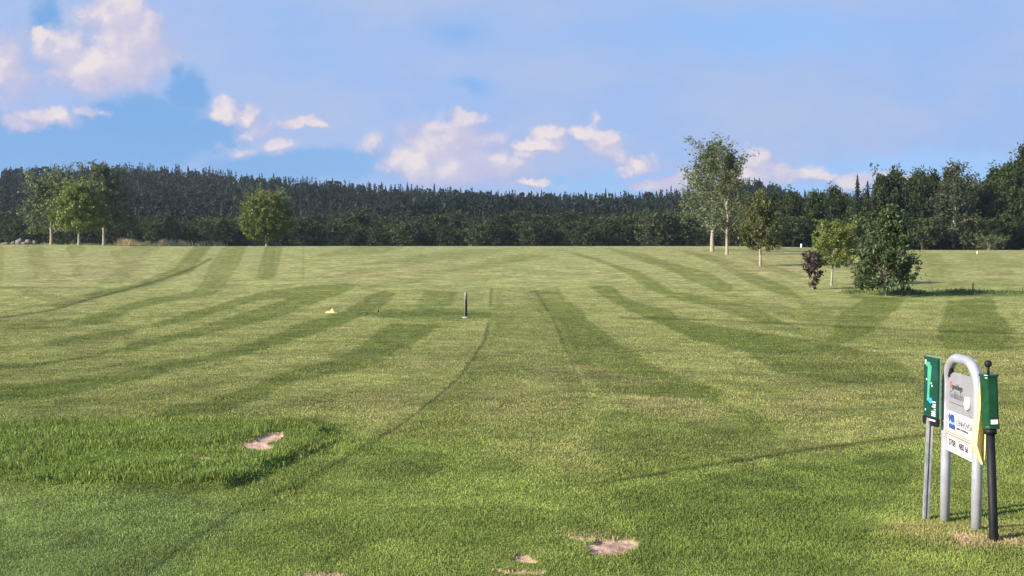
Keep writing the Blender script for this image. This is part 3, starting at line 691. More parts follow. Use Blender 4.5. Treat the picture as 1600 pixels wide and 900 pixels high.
single('broadleaf_tree', 1299, 446, 340, 72, roundp, LF_LIME, 'small round-headed tree with leaning thin trunk, between purple shrub and big bush', seed=24, trunk_r=.065, nb=50, nleaf=8000, leaf=.095, elev=(55, 25), crown0=.30, clump=.2, lean=(.05, 0))
single('bush_tree', 1386, 462, 325, 104, bushp, LF_DARK, 'big bushy many-stemmed tree beside the ditch on the right', seed=25, trunk_r=.08, nb=90, nleaf=14000, leaf=.105, elev=(62, 12), crown0=.07, clump=.22, multi=5, spikes=6)
single('purple_shrub', 1270, 452, 392, 34, pf((0, .25), (.2, .6), (.45, 1.0), (.7, .85), (1, .35)), LF_PURP, 'small dark purple-leaved shrub on the mown field', seed=26, trunk_r=.04, nb=30, nleaf=2000, leaf=.10, elev=(65, 40), crown0=.02, clump=.13, nsub=4)
single('broadleaf_tree', 81, 380, 258, 96, birchp, LF_BIRCH, 'leftmost field tree with upright twigs, beside the boulders', Y=196, seed=31, trunk_r=.25, nb=64, nleaf=12500, leaf=.25, fill=.42, elev=(72, 26), crown0=.17, clump=.4, spikes=14)
single('broadleaf_tree', 124, 380, 280, 80, roundp, LF_LIME, 'yellow-green rounded tree between the two taller left trees', Y=185, seed=32, trunk_r=.2, nb=64, nleaf=20000, fill=.75, leaf=.25, elev=(60, 10), crown0=.26, clump=.5)
single('broadleaf_tree', 163, 381, 254, 84, birchp, LF_BIRCH, 'tall grey-green tree on the right of the left trio, pale trunk', Y=192, seed=33, trunk_r=.24, nb=60, nleaf=12500, leaf=.25, fill=.42, elev=(70, 26), crown0=.20, clump=.4, spikes=10)
single('maple_tree', 417, 379, 290, 80, pf((0, .5), (.17, .7), (.3, .98), (.5, 1.08), (.7, 1.0), (.85, .76), (.94, .5), (1, .25)), LF_LIME, 'lone round bright green tree at the field crest', Y=197, seed=34, trunk_r=.22, nb=90, nleaf=34000, leaf=.23, elev=(75, 5), crown0=.14, clump=.4, fill=.93)
single('shrub', 268, 380, 334, 30, bushp, LF_BIRCH, 'sparse twiggy shrub standing in the dry grass', Y=198, seed=35, trunk_r=.08, nb=26, nleaf=1800, leaf=.22, elev=(70, 50), crown0=.05, clump=.3, multi=3)
single('shrub', 330, 381, 340, 36, bushp, LF_BIRCH, 'sparse twiggy shrub right of the dry grass', Y=198, seed=36, trunk_r=.09, nb=30, nleaf=1900, leaf=.22, elev=(68, 45), crown0=.05, clump=.3, multi=4)
single('shrub', 203, 381, 330, 40, bushp, LF_FORL, 'loose dark green shrub behind the right tree of the left trio', Y=204, seed=37, trunk_r=.1, nb=36, nleaf=1600, leaf=.24, elev=(60, 30), crown0=.05, clump=.4, multi=3)

# --- forest-edge broadleaf trees: a few crowns, each tree its own object
def proto(H, wr, seed, lm, nleaf=3200, leaf=.42, name='forest_tree', wood=None, **k):
    wood = wood or BARKD
    d = make_tree(H, lambda t: pf((0, .7), (.25, 1.0), (.5, 1.0), (.75, .75), (1, .2))(t) * H * wr, seed=seed, trunk_r=.2, nb=46, nleaf=nleaf, leaf=leaf, elev=(60, 18), crown0=.06, clump=.8, nsub=4, bark=wood, **k)
    return tree_objects(name, d, (0, 0, 0), lm, wood, 'x')
pro = [proto(10, .42, 41, LF_FOR), proto(10, .36, 42, LF_FOR), proto(10, .40, 43, LF_FORL), proto(10, .32, 44, LF_FOR, spikes=8)]
rf = random.Random(5)
used = [False] * 4
WOODS = []
def place_edge(k, u, Y, vt, label, group, ws=1.0):
    g = on_ground(u, Y); s = H_at(vt, u, Y, g) / 10.0
    if not used[k]:
        used[k] = True; o = pro[k]; o.location = g; o.scale = (s * ws, s * ws, s); o.rotation_euler = (0, 0, rf.uniform(0, 6)); o['label'] = label; o['group'] = group
    else: o = copy_tree(pro[k], g, rf.uniform(0, 6.28), (s * ws, s * ws, s), label, group)
    WOODS.append((o, u, group, Y)); return o
u = -60
while u < 1230:
    Y = rf.uniform(268, 300); k = rf.choice([0, 1, 3, 0, 1, 2])
    vt = 346 + rf.uniform(-9, 8) + (4 if u > 500 else 0)
    if 950 < u < 1080: k = 2; vt = 334 + rf.uniform(-6, 6)
    lab = {0: 'dark rounded tree in the wood edge behind the field crest', 1: 'dark narrower tree in the wood edge behind the field crest', 2: 'paler green tree in the wood edge behind the field crest', 3: 'dark spiky-topped tree in the wood edge behind the field crest'}[k]
    place_edge(k, u, Y, vt, lab, 'trees along the wood edge: ' + ['rounded', 'narrow', 'paler', 'spiky'][k], 1.15)
    u += rf.uniform(17, 27)
u = -60
while u < 1240:
    Y = rf.uniform(305, 335); k = rf.choice([0, 1, 3])
    vt = 338 + rf.uniform(-9, 8)
    lab = {0: 'dark rounded tree in the wood edge behind the field crest', 1: 'dark narrower tree in the wood edge behind the field crest', 3: 'dark spiky-topped tree in the wood edge behind the field crest'}[k]
    place_edge(k, u, Y, vt, lab, 'trees along the wood edge: ' + ['rounded', 'narrow', 'paler', 'spiky'][k], 1.2)
    u += rf.uniform(20, 30)
# the taller wood on the right
big = [proto(10, .27, 51, LF_FOR, 8000, .27, spikes=10), proto(10, .22, 52, LF_FOR, 7000, .27, spikes=14), proto(10, .30, 53, LF_FOR, 8500, .27), proto(10, .24, 54, leafmat('leaf_birch_wood', (.030, .040, .018), (.085, .100, .045), spec=.2), 4300, .22, droop=.35, wood=BARK, fill=.35)]
ub = [False] * 4
def place_big(k, u, Y, vt, label, group=None, ws=1.0):
    g = on_ground(u, Y); s = H_at(vt, u, Y, g) / 10.0; sc = (s * ws, s * ws, s)
    if not ub[k]:
        ub[k] = True; o = big[k]; o.location = g; o.scale = sc; o['label'] = label
        if group: o['group'] = group
    else:
        o = copy_tree(big[k], g, rf.uniform(0, 6.28), sc, label, group)
    if group: WOODS.append((o, u, group, Y))
    return o
RIGHT = [(3, 1490, 216, 256, 'tall loose birch with drooping twigs and pale stem in the right wood', 1.0),
         (0, 1238, 232, 297, 'rounded dark tree at the left end of the tall right wood', .95), (2, 1272, 228, 300, 'broad dark tree behind the small round-headed tree', .8),
         (1, 1303, 226, 292, 'slim dark tree with ragged top, left of the two pointed spruces', .9), (0, 1378, 222, 268, 'ragged-topped tree right of the two pointed spruces', .75), (1, 1398, 226, 264, 'slim tall tree in the middle of the right wood', .8),
         (2, 1432, 222, 268, 'broad dark full-crowned tree left of the drooping birch', .8), (1, 1455, 228, 270, 'narrow dark tree just left of the drooping birch', .8), (0, 1526, 224, 288, 'lower dark tree in the gap right of the drooping birch', .8),
         (1, 1556, 222, 262, 'narrow dark tree left of the highest trees at the right frame edge', .8), (0, 1574, 218, 248, 'tall ragged dark tree second from the right frame edge', .75), (2, 1606, 216, 226, 'highest dark tree cut by the right frame edge', .7), (0, 1650, 216, 232, 'tall tree just beyond the right frame edge', .8)]
for k, u, Y, vt, lab, ws in RIGHT: place_big(k, u, Y, vt, lab, None, ws)
u = 1150
while u < 1700:
    place_big(rf.choice([0, 1, 2]), u, rf.uniform(236, 262), 306 + rf.uniform(-10, 8) - max(0, (u - 1350)) * .10, 'dark tree filling the depth of the right wood', 'trees deep in the right wood', 1.0)
    u += rf.uniform(17, 25)
u = 1150
while u < 1700:
    k = rf.choice([0, 1, 2, 3])
    place_edge(k, u, rf.uniform(211, 220), 350 + rf.uniform(-12, 10), 'low dense tree at the foot of the right wood', 'low trees at the foot of the right wood', 1.3)
    u += rf.uniform(16, 26)
single('shrub', 1545, 389, 366, 60, bushp, leafmat('leaf_fresh', (.040, .06, .016), (.085, .115, .03)), 'low bright green shrub at the foot of the right wood', Y=207, seed=61, trunk_r=.08, nb=60, nleaf=3000, leaf=.22, elev=(50, 10), crown0=.02, clump=.4, multi=4)

ZONES = [(-200, 20, 'at the far left above the boulders'), (20, 190, 'behind the left trio of field trees'), (190, 370, 'behind the dry grass and twiggy shrubs'), (370, 470, 'behind the lone round tree'), (470, 640, 'just right of the lone round tree'),
         (640, 800, 'straight above the mid-field post'), (800, 940, 'right of the mid-field post'), (940, 1060, 'just left of the pale-trunked pair'), (1060, 1165, 'behind the pale-trunked pair'), (1165, 1245, 'behind the olive young tree'),
         (1245, 1335, 'behind the purple shrub'), (1335, 1440, 'behind the big bushy tree'), (1440, 1540, 'under the drooping birch'), (1540, 1900, 'at the right frame edge')]
ORD = ['leftmost', 'second from left', 'third from left', 'fourth from left', 'fifth from left', 'sixth from left', 'seventh from left', 'eighth from left', 'ninth from left', 'tenth from left']
for lo, hi, where in ZONES:
    byk = {}
    for it in sorted([w for w in WOODS if lo <= w[1] < hi], key=lambda w: w[1]):
        row = 'front' if (it[3] < 222 or 262 < it[3] < 302) else 'rear'
        gk = it[2].split(': ')[-1]
        gk = {'trees deep in the right wood': 'dark tall', 'low trees at the foot of the right wood': 'low dense', 'rounded': 'dark rounded', 'narrow': 'dark narrow', 'paler': 'paler green', 'spiky': 'dark ragged'}[gk]
        byk.setdefault((gk, row), []).append(it[0])
    for (gk, row), os_ in byk.items():
        for i, o_ in enumerate(os_):
            o_['label'] = (gk + ' ' + row + '-row tree ' + where) if len(os_) == 1 else (gk + ' ' + row + '-row tree ' + where + ', ' + ORD[min(i, 9)])

# --- spruces: jagged drooping tiers
def spruce_mesh(H, rad, tiers, spokes, seed, ragged=.25, bare=.05):
    r = np.random.default_rng(seed); V = []; F = []
    for i in range(tiers):
        t = i / tiers; z0 = H * (bare + (1 - bare) * t); rr = rad * (1 - t) ** .85 * r.uniform(.8, 1.15) + .12
        dz = H / tiers
        for j in range(spokes):
            a = 6.283 * (j + r.uniform(-.3, .3)) / spokes + i * .7; l = rr * r.uniform(1 - ragged, 1 + ragged); w = 6.283 / spokes * .75
            zt = z0 + dz * 1.5; b = len(V)
            V += [(0, 0, min(zt, H)), (math.cos(a - w) * l * .55, math.sin(a - w) * l * .55, z0 + dz * .35), (math.cos(a) * l, math.sin(a) * l, z0 - dz * r.uniform(.0, .35)), (math.cos(a + w) * l * .55, math.sin(a + w) * l * .55, z0 + dz * .35)]
            F.append((b, b + 1, b + 2, b + 3))
    b = len(V); V += [(.12, 0, H * .9), (-.12, 0, H * .9), (0, 0, H * 1.03), (0, .1, H * .9)]; F.append((b, b + 1, b + 2, b + 3))
    return np.array(V), np.array(F)
LF_SPR = leafmat('needle_dark', (.009, .017, .012), (.026, .036, .022), trans=.1, spec=.08)
LF_SPR2 = leafmat('needle_mixed', (.024, .036, .015), (.062, .080, .030), trans=.15)
spr = [spruce_mesh(18, rd, tr_, 8, s) for rd, tr_, s in ((2.6, 12, 1), (2.2, 13, 2), (3.0, 11, 3), (2.4, 14, 4))]
def crownlet(seed):
    r = np.random.default_rng(seed); n = 110
    th = r.uniform(0, 6.28, n); z = r.uniform(.1, 1, n); rr = 3.4 * np.sqrt(np.clip(1 - (2 * z - .95) ** 2 * .9, 0, 1)) * r.uniform(.5, 1.05, n)
    c = np.stack([np.cos(th) * rr, np.sin(th) * rr, z * 13], 1); return leaves(c, 1.25, r)
dec = [crownlet(s) for s in (1, 2, 3)]
def conelet(seed, pine=False):
    r = np.random.default_rng(seed); n = 190; pine = seed in (5, 22)
    z = r.uniform(0, 1, n) ** 1.15
    if pine: z = .35 + .65 * r.uniform(0, 1, n); rr = 2.4 * np.sqrt(np.clip(1 - ((z - .68) / .36) ** 2, .02, 1))
    else: rr = 3.1 * (1 - z) ** 1.0 * (.75 + .35 * np.sin(z * 34 + seed)) + .15
    rr = rr * r.uniform(.35, 1.1, n) ** .6; th = r.uniform(0, 6.28, n)
    sz = (1.0 - .62 * z) if not pine else .9 + 0 * z; c = np.stack([np.cos(th) * rr, np.sin(th) * rr, z * (19.8 if not pine else 18)], 1)
    return leaves(c, sz, r, .5, 1.0)
cone = [conelet(i) for i in range(1, 6)] + [conelet(i + 20) for i in range(3)]
def forest():
    r = np.random.default_rng(17); Vs, Fs, S = [], [], []; off = 0
    pts = []
    for Y0 in np.arange(345, 770, 6.3):
        for u in np.arange(-140, 1760, 7.2 * FPX / Y0 * .78):
            Y = Y0 + r.normal(0, 3.5); uu = u + r.normal(0, 5.5); pts.append((uu, Y))
    for uu, Y in pts:
        if uu > 1230 and Y < 560: continue
        X = (uu - 800) / FPX * Y; Z = float(terrain(X, Y))
        # belts of broadleaved trees low on the slope and on the left
        pd = .75 if Y < 395 else (.10 + .35 * (float(vnoise(np.array(X * .012), np.array(Y * .015), 5)) > .62))
        if r.uniform() < pd and Y < 640: V, F = dec[r.integers(3)]; s = r.uniform(.7, 1.0)
        elif r.uniform() < .10: V, F = spr[r.integers(4)]; s = r.uniform(.7, 1.0)
        else: V, F = cone[r.integers(8)]; s = r.uniform(.62, 1.05)
        if Y > 690: s = r.uniform(.76, 1.02)
        a = r.uniform(0, 6.28); ca, sa = math.cos(a), math.sin(a); sx = s * r.uniform(.85, 1.15)
        W_ = np.stack([(V[:, 0] * ca - V[:, 1] * sa) * sx + X, (V[:, 0] * sa + V[:, 1] * ca) * sx + Y, V[:, 2] * s + Z], 1)
        Vs.append(W_); Fs.append(F + off); off += len(V); st_ = float(vnoise(np.array(X * .02 + 50), np.array(Y * .012), 9)); S.append(np.clip(r.uniform(0, 1) * .4 + r.uniform(0, .35, len(V)) + (st_ - .4) * 1.0, 0, 1.3))
    me = npmesh('forest', np.concatenate(Vs), np.concatenate(Fs), attrs={'shade': np.concatenate(S)})
    o = link('forest', me, LF_SPR); tag(o, 'dark spruce forest covering the low ridge behind the field', 'forest', kind='stuff')
    print('forest trees', len(pts), 'faces', len(me.polygons))
forest()
def spruce_obj(u, Y, vt, label, group, seed, lm=LF_SPR, wr=.13, ntier=13):
    g = on_ground(u, Y); H = H_at(vt, u, Y, g)
    V, F = spruce_mesh(H, H * wr, ntier, 9, seed, .35)
    if group:
        zs_ = [z_ for z_ in ZONES if z_[0] <= u < z_[1]][0]; SK[zs_[2]] = SK.get(zs_[2], 0) + 1
        label = 'ridge spruce against the sky ' + zs_[2] + ', ' + ORD[min(SK[zs_[2]] - 1, 9)]
    root = empty('spruce_tree', g, label, 'tree', group)
    r = np.random.default_rng(seed)
    link('crown', npmesh('crown', V, F, attrs={'shade': r.uniform(0, 1, len(V))}), lm, root)
    tV, tF = tubes([(np.array([[0, 0, -.3], [0, 0, H * .5], [0, 0, H * .95]]), np.array([.3, .2, .05]))])
    link('trunk', npmesh('trunk', tV, tF, smooth=True), BARKD, root)
SK = {}
for i, (u, vt) in enumerate([(577, 282), (585, 286), (597, 283), (603, 289), (611, 288), (618, 290), (637, 284), (650, 291), (657, 293), (679, 286), (688, 291), (700, 292), (720, 292), (768, 296), (846, 296), (914, 296), (946, 293), (978, 297), (1008, 298), (1048, 289), (1160, 285), (1168, 281), (1178, 276), (1186, 279)]):
    spruce_obj(u, 705 + (i % 3) * 8, vt, 'spruce standing out against the sky on the distant ridge', 'spruces on the ridge skyline', 200 + i)
spruce_obj(1338, 224, 272, 'taller of two pointed spruces rising from the right wood', None, 300, wr=.12, ntier=20)
spruce_obj(1354, 226, 281, 'shorter of two pointed spruces rising from the right wood', None, 301, wr=.12, ntier=18)

# ------------------------------------------------------------ boulders, marker post, stakes, small things on the field
STONE = mat('granite', (.19, .155, .145), .85, nscale=3, namp=.35, bump=.6, bscale=8)
def rock(u, Y, wpx, hpx, label, seed):
    g = on_ground(u, Y); w = px_m(wpx, Y) / 2; h = px_m(hpx, Y)
    bm = bmesh.new(); bmesh.ops.create_icosphere(bm, subdivisions=3, radius=1)
    r = np.random.default_rng(seed); ph = r.uniform(0, 6, 6)
    for v in bm.verts:
        c = v.co; k = 1 + .18 * math.sin(3 * c.x + ph[0]) * math.sin(2.5 * c.y + ph[1]) + .12 * math.sin(6 * c.z + ph[2] + 3 * c.x) + .05 * math.sin(11 * c.y + ph[3])
        v.co = Vector((c.x * w * k, c.y * w * .8 * k, max(c.z * h * .6 * k + h * .4, -.1)))
    o = link('boulder', bm2me('boulder', bm, True), STONE); o.location = g; tag(o, label, 'boulder', 'boulders at the left field edge'); return o
rock(31, 200, 13, 9, 'large flat-topped grey boulder in the left pile', 1); rock(45, 199, 12, 8, 'pinkish boulder at the right of the pile', 2); rock(22, 201, 9, 5, 'small boulder left of the pile', 3)
rock(38, 198, 8, 4, 'small low boulder in front of the pile', 4); rock(10, 199, 12, 3, 'low pale flat stone furthest left', 5); rock(55, 201, 9, 6, 'dark boulder behind the pinkish one', 6)

def lathe(name, prof_, mt, parent, seg=24, smooth=True):
    n = len(prof_); th = np.linspace(0, 2 * np.pi, seg, endpoint=False)
    V = [(r_ * math.cos(a), r_ * math.sin(a), z) for r_, z in prof_ for a in th]
    F = []
    for i in range(n - 1):
        for j in range(seg):
            k = (j + 1) % seg; F.append((i * seg + j, i * seg + k, (i + 1) * seg + k, (i + 1) * seg + j))
    me = bpy.data.meshes.new(name); me.from_pydata(V, [], F + [tuple(range(seg))[::-1], tuple(range((n - 1) * seg, n * seg))]); me.update()
    for p in me.polygons: p.use_smooth = smooth and len(p.vertices) == 4
    return link(name, me, mt, parent)
ALU = mat('aluminium', (.62, .62, .66), .42, .75, .5, nscale=14, namp=.10)
GALV = mat('painted_steel', (.43, .43, .48), .36, .35, .5, nscale=9, namp=.07, bump=.05, bscale=200)
BLACK = mat('black_plastic', (.010, .010, .012), .55, 0, .25, nscale=12, namp=.25)
WHITE = mat('white_paint', (.80, .80, .80), .5, nscale=10, namp=.05)
WOOD = mat('weathered_wood', (.17, .13, .08), .85, nscale=8, namp=.3)
EDGEG = mat('post_edge', (.26, .27, .24), .6, nscale=8, namp=.2)
DKGREEN = mat('dark_green_post', (.025, .035, .022), .6, nscale=8, namp=.2)
g = ground_px(728, 497); hp = H_at(456, 728, g.y, g); pw = px_m(4.6, g.y) / 2
mp = empty('marker_post', g, 'slim dark post with pale top standing alone in mid field', 'post')
lathe('post', [(pw * .82, -.1), (pw * .82, hp * .70), (pw * .82, hp * .705)], DKGREEN, mp)
lathe('side_edge', [(pw * .22, -.1), (pw * .22, hp * .96)], EDGEG, mp, 10).location = (pw * .78, .0, 0)
lathe('side_edge', [(pw * .22, -.1), (pw * .22, hp * .96)], EDGEG, mp, 10).location = (-pw * .78, .0, 0)
lathe('post_top', [(pw * .86, hp * .705), (pw * .86, hp * .92), (pw * .75, hp * .975), (pw * .3, hp)], mat('pale_band', (.20, .22, .17), .6), mp)
lathe('foot_plate', [(pw * 2.6, -.02), (pw * 2.6, .03), (pw * 1.0, .06)], mat('pale_stone_foot', (.28, .28, .2), .8), mp)
def stick(name, u, v, hpx, wpx, mt, label, cat, group=None, Y=None, lean=0):
    g = ground_px(u, v) if Y is None else on_ground(u, Y)
    h = px_m(hpx, g.y); w = px_m(wpx, g.y) / 2
    o = lathe(name, [(w, -.1), (w * .95, h * .94), (w * .6, h)], mt, None, 10); o.location = g; o.rotation_euler = (0, lean, 0); tag(o, label, cat, group); return o
stick('stake', 1335, 457, 16, 2, WOOD, 'thin wooden stake left of the big bush', 'stake', 'stakes along the ditch')
stick('stake', 1520, 456, 15, 2.2, WOOD, 'thin wooden stake right of the big bush by the ditch', 'stake', 'stakes along the ditch')
stick('stake', 1597, 459, 14, 2.2, WOOD, 'thin wooden stake at the right frame edge', 'stake', 'stakes along the ditch')
stick('distance_marker', 1252, 387, 6, 3, WHITE, 'tiny white marker post far off left of the round-headed tree', 'marker')
stick('distance_marker', 1527, 397, 4.5, 2.2, mat('yellow_white', (.8, .78, .5), .5), 'tiny pale marker on the far right of the field', 'marker')
stick('peg', 591, 488, 4, 2.4, BLACK, 'tiny black peg in the grass left of the mid-field post', 'peg')
stick('ball_tee_stick', 569, 494, 8, 1.8, DKGREEN, 'short dark stick leaning in the grass, right of the yellow flag', 'stick', lean=.9)
# yellow cloth heap
g = ground_px(518, 489)
bm = bmesh.new(); bmesh.ops.create_grid(bm, x_segments=24, y_segments=14, size=1)
wv = px_m(10, g.y)
for v in bm.verts:
    x, y = v.co.x, v.co.y; q = max(0, 1 - math.hypot(x * .95, y))
    v.co = Vector((x * wv, y * wv * .8, .01 + px_m(6, g.y) * (q ** 1.3) * (1 + .35 * math.sin(7 * x + 3 * y)) + .012 * math.sin(9 * x + 2) * q))
o = link('folded_flag', bm2me('folded_flag', bm, True), mat('yellow_cloth', (.72, .60, .20), .8)); o.location = g
md = o.modifiers.new('thick', 'SOLIDIFY'); md.thickness = .01
tag(o, 'crumpled pale yellow cloth lying on the mown grass', 'cloth')

# ------------------------------------------------------------ tee sign: tube arch with two panels
Yn, Yf_ = 6.10, 6.58
bn = P(1525, 833, Yn); bf = P(1476, 818, Yf_)
dirv = Vector((bf.x - bn.x, bf.y - bn.y, 0)); Wd_ = dirv.length; dirv.normalize()
sroot = empty('tee_sign', (bn.x, bn.y, 0), 'silver tube arch holding a grey club panel over a white sponsor panel', 'sign')
ang = math.atan2(dirv.y, dirv.x)
# local frame: x runs from the near leg to the far leg; the readable side is local +y (which faces -X of the world)
sroot.rotation_euler = (0, 0, ang)
TR = .0295; ztop = .975; rc = .175
path = [(0, 0, -.12), (0, 0, .3), (0, 0, .6), (0, 0, ztop - rc)]
for i in range(1, 13):
    a = math.pi / 2 * i / 12; path.append((rc - rc * math.cos(a), 0, ztop - rc + rc * math.sin(a)))
for i in range(0, 13):
    a = math.pi / 2 * (1 - i / 12); path.append((Wd_ - rc + rc * math.cos(a), 0, ztop - rc + rc * math.sin(a)))
path += [(Wd_, 0, .6), (Wd_, 0, .3), (Wd_, 0, -.2)]
def tube_obj(name, pts, rad, mt, parent, seg=28):
    pts = [Vector(p) for p in pts]; V = []; F = []
    up_ = Vector((0, 1, 0))
    for i, p in enumerate(pts):
        d = (pts[min(i + 1, len(pts) - 1)] - pts[max(i - 1, 0)]).normalized(); s = d.cross(up_).normalized()
        rr = rad if not callable(rad) else rad(i / (len(pts) - 1))
        for j in range(seg):
            a = 2 * math.pi * j / seg; V.append(tuple(p + up_ * math.cos(a) * rr + s * math.sin(a) * rr))
    for i in range(len(pts) - 1):
        for j in range(seg):
            k = (j + 1) % seg; F.append((i * seg + j, i * seg + k, (i + 1) * seg + k, (i + 1) * seg + j))
    F += [tuple(range(seg)), tuple(range((len(pts) - 1) * seg, len(pts) * seg))[::-1]]
    me = bpy.data.meshes.new(name); me.from_pydata(V, [], F); me.update()
    bm = bmesh.new(); bm.from_mesh(me); bmesh.ops.recalc_face_normals(bm, faces=bm.faces); bm.to_mesh(me); bm.free()
    for p in me.polygons: p.use_smooth = len(p.vertices) == 4
    return link(name, me, mt, parent)
tube_obj('arch_tube', path, TR, GALV, sroot)
def plate(name, outline, th, mt, parent, y0=0.0, bevel=.0015):
    """outline in the local x-z plane, extruded along y by th, centred on y0"""
    bm = bmesh.new(); vs = [bm.verts.new((x, y0 - th / 2, z)) for x, z in outline]; f = bm.faces.new(vs)
    ex = bmesh.ops.extrude_face_region(bm, geom=[f])
    for v in ex['geom']:
        if isinstance(v, bmesh.types.BMVert): v.co.y += th
    me = bm2me(name, bm); o = link(name, me, mt, parent)
    if bevel:
        b = o.modifiers.new('bevel', 'BEVEL'); b.width = bevel; b.segments = 2
    return o
def rrect(x0, z0, x1, z1, rad, n=6, corners=(1, 1, 1, 1)):
    out = []
    for ci, (cx, cz, a0) in enumerate(((x1 - rad, z1 - rad, 0), (x0 + rad, z1 - rad, 90), (x0 + rad, z0 + rad, 180), (x1 - rad, z0 + rad, 270))):
        if corners[ci]:
            for i in range(n + 1):
                a = R(a0 + 90 * i / n); out.append((cx + rad * math.cos(a), cz + rad * math.sin(a)))
        else: out.append(((x1, z1), (x0, z1), (x0, z0), (x1, z0))[ci])
    return out
PGREY = mat('grey_panel', (.28, .28, .31), .4, .1, .5, nscale=8, namp=.05)
PWHITE = mat('white_panel', (.68, .66, .68), .4, nscale=8, namp=.03)
INK = mat('dark_ink', (.05, .05, .06), .6); RED = mat('red_ink', (.55, .07, .03), .5); BLUE = mat('blue_ink', (.035, .07, .25), .5)
ORANGE = mat('orange_ink', (.75, .26, .06), .5); GREYINK = mat('grey_ink', (.16, .16, .18), .5)
x0p, x1p = TR * .2, Wd_ - TR * .55
zs = .640
plate('grey_panel', rrect(x0p, zs, x1p, .886, .12, 10, (1, 1, 0, 0)), .006, PGREY, sroot)
plate('white_panel', rrect(x0p, .385, x1p, zs - .0015, .02, 4, (0, 0, 1, 1)), .006, PWHITE, sroot)
for zc in (.60, .86):
    plate('clamp', rrect(Wd_ - TR * 2.2, zc - .012, Wd_ + .004, zc + .012, .006), .018, BLACK if zc > .8 else ALU, sroot, -.006 if zc < .8 else 0)  # upper clamp black: its shade under the arch put into the colour
plate('clamp', rrect(Wd_ - .085, .872, Wd_ - .02, .905, .008), .02, BLACK, sroot, 0)  # bracket shaded by the arch, that shade painted as black
def text_mesh(name, s, size, mt, parent, x, z, y, mirror=True, bold=0.0, sx=1.0, depth=.0008, align='LEFT', face=1):
    cu = bpy.data.curves.new(name, 'FONT'); cu.body = s; cu.size = size; cu.extrude = depth; cu.offset = bold; cu.align_x = align; cu.resolution_u = 3
    tmp = bpy.data.objects.new('tmp', cu); COL.objects.link(tmp)
    bpy.context.view_layer.update()
    dg = bpy.context.evaluated_depsgraph_get()
    me = bpy.data.meshes.new_from_object(tmp.evaluated_get(dg)); me.name = name
    bpy.data.objects.remove(tmp); bpy.data.curves.remove(cu)
    me.materials.clear()
    # letters run along -x, stand along +z, face +y
    me.transform(Matrix(((-sx * face, 0, 0, 0), (0, 0, face, 0), (0, 1, 0, 0), (0, 0, 0, 1))))
    o = link(name, me, mt, parent); o.location = (x, y, z); return o
yo = .0045
XL = Wd_ - .050       # left margin, as read (the far leg)
text_mesh('initial_letter', 'U', .058, RED, sroot, XL - .010, .785, yo, bold=.0022, sx=.8)
text_mesh('club_name', 'ppvidinge', .050, INK, sroot, XL - .048, .782, yo, sx=.86, bold=.0004)
text_mesh('club_name', 'Golfklubb', .062, GREYINK, sroot, XL - .006, .725, yo, sx=.9, bold=.0004)
plate('rule_line', [(XL - .32, .692), (XL - .005, .692), (XL - .005, .695), (XL - .32, .695)], .001, INK, sroot, yo, 0)
el = [(math.cos(a) * .036, math.sin(a) * .040) for a in np.linspace(0, 2 * math.pi, 24, endpoint=False)]
plate('golf_ball_emblem', [(XL - .288 + a, .722 + b) for a, b in el], .012, WHITE, sroot, yo + .003, .004)
plate('emblem_shadow', [(XL - .292 + a * 1.04, .714 + b * 1.04) for a, b in el], .001, GREYINK, sroot, yo, 0)
plate('logo_block', rrect(XL - .105, .530, XL - .004, .570, .012, 5, (0, 0, 1, 1)), .001, BLUE, sroot, yo, 0)
text_mesh('logo_letters', 'MB', .060, BLUE, sroot, XL - .006, .577, yo, bold=.004, sx=1.05)
plate('logo_bar', [(XL - .105, .560), (XL - .004, .560), (XL - .004, .575), (XL - .105, .575)], .0006, mat('light_blue_ink', (.25, .35, .60), .5), sroot, yo + .0008, 0)
text_mesh('sponsor_name', 'LENHOVDA', .052, GREYINK, sroot, XL - .120, .566, yo, sx=.92, bold=.0006)
text_mesh('sponsor_line', 'SERVICE & MONTAGE', .020, INK, sroot, XL - .125, .540, yo, sx=.95)
plate('stripe', [(x0p + .01, .500), (x1p - .006, .500), (x1p - .006, .509), (x0p + .01, .509)], .001, ORANGE, sroot, yo, 0)
plate('stripe', [(x0p + .01, .486), (x1p - .006, .486), (x1p - .006, .493), (x0p + .01, .493)], .001, RED, sroot, yo, 0)
text_mesh('phone_number', '0708 - 480 66', .060, INK, sroot, XL - .008, .425, yo, sx=.90, bold=.0006)
for bx, bz in ((XL - .14, .867), (XL - .30, .85), (XL - .33, .655)):
    plate('screw', [(bx + math.cos(a) * .005, bz + math.sin(a) * .005) for a in np.linspace(0, 6.283, 9)[:-1]], .003, ALU, sroot, yo, 0)

# ------------------------------------------------------------ yardage board on its aluminium profile
pa = P(1444, 660, 6.71); pb = P(1465.5, 662, 6.55)
dv = Vector((pa.x - pb.x, pa.y - pb.y, 0)); bw = dv.length
hroot = empty('hole_sign', (pb.x, pb.y, 0), 'narrow dark green hole map board on a thin silver profile post', 'sign', rz=math.atan2(dv.y, dv.x))
zt = P(1444, 556, 6.71).z; zb = P(1444, 648, 6.71).z; z2 = P(1444, 661, 6.71).z
hroot.rotation_euler = (R(0), R(0), math.atan2(dv.y, dv.x))
BOARD = mat('green_board', (.007, .052, .038), .3, .0, .5, nscale=10, namp=.15)
EDGE = mat('board_edge', (.10, .26, .20), .5)
plate('board', rrect(0, zb, bw, zt, .006), .016, BOARD, hroot)
plate('board_trim', rrect(-.004, z2, bw + .004, zb - .001, .004), .020, BLACK, hroot)
plate('board_back', rrect(-.004, zb + .002, bw + .004, zt + .005, .006), .006, EDGE, hroot, -.012)
LTG = mat('map_green', (.07, .33, .22), .45); MBLUE = mat('map_blue', (.02, .35, .65), .4)
hy = .0087
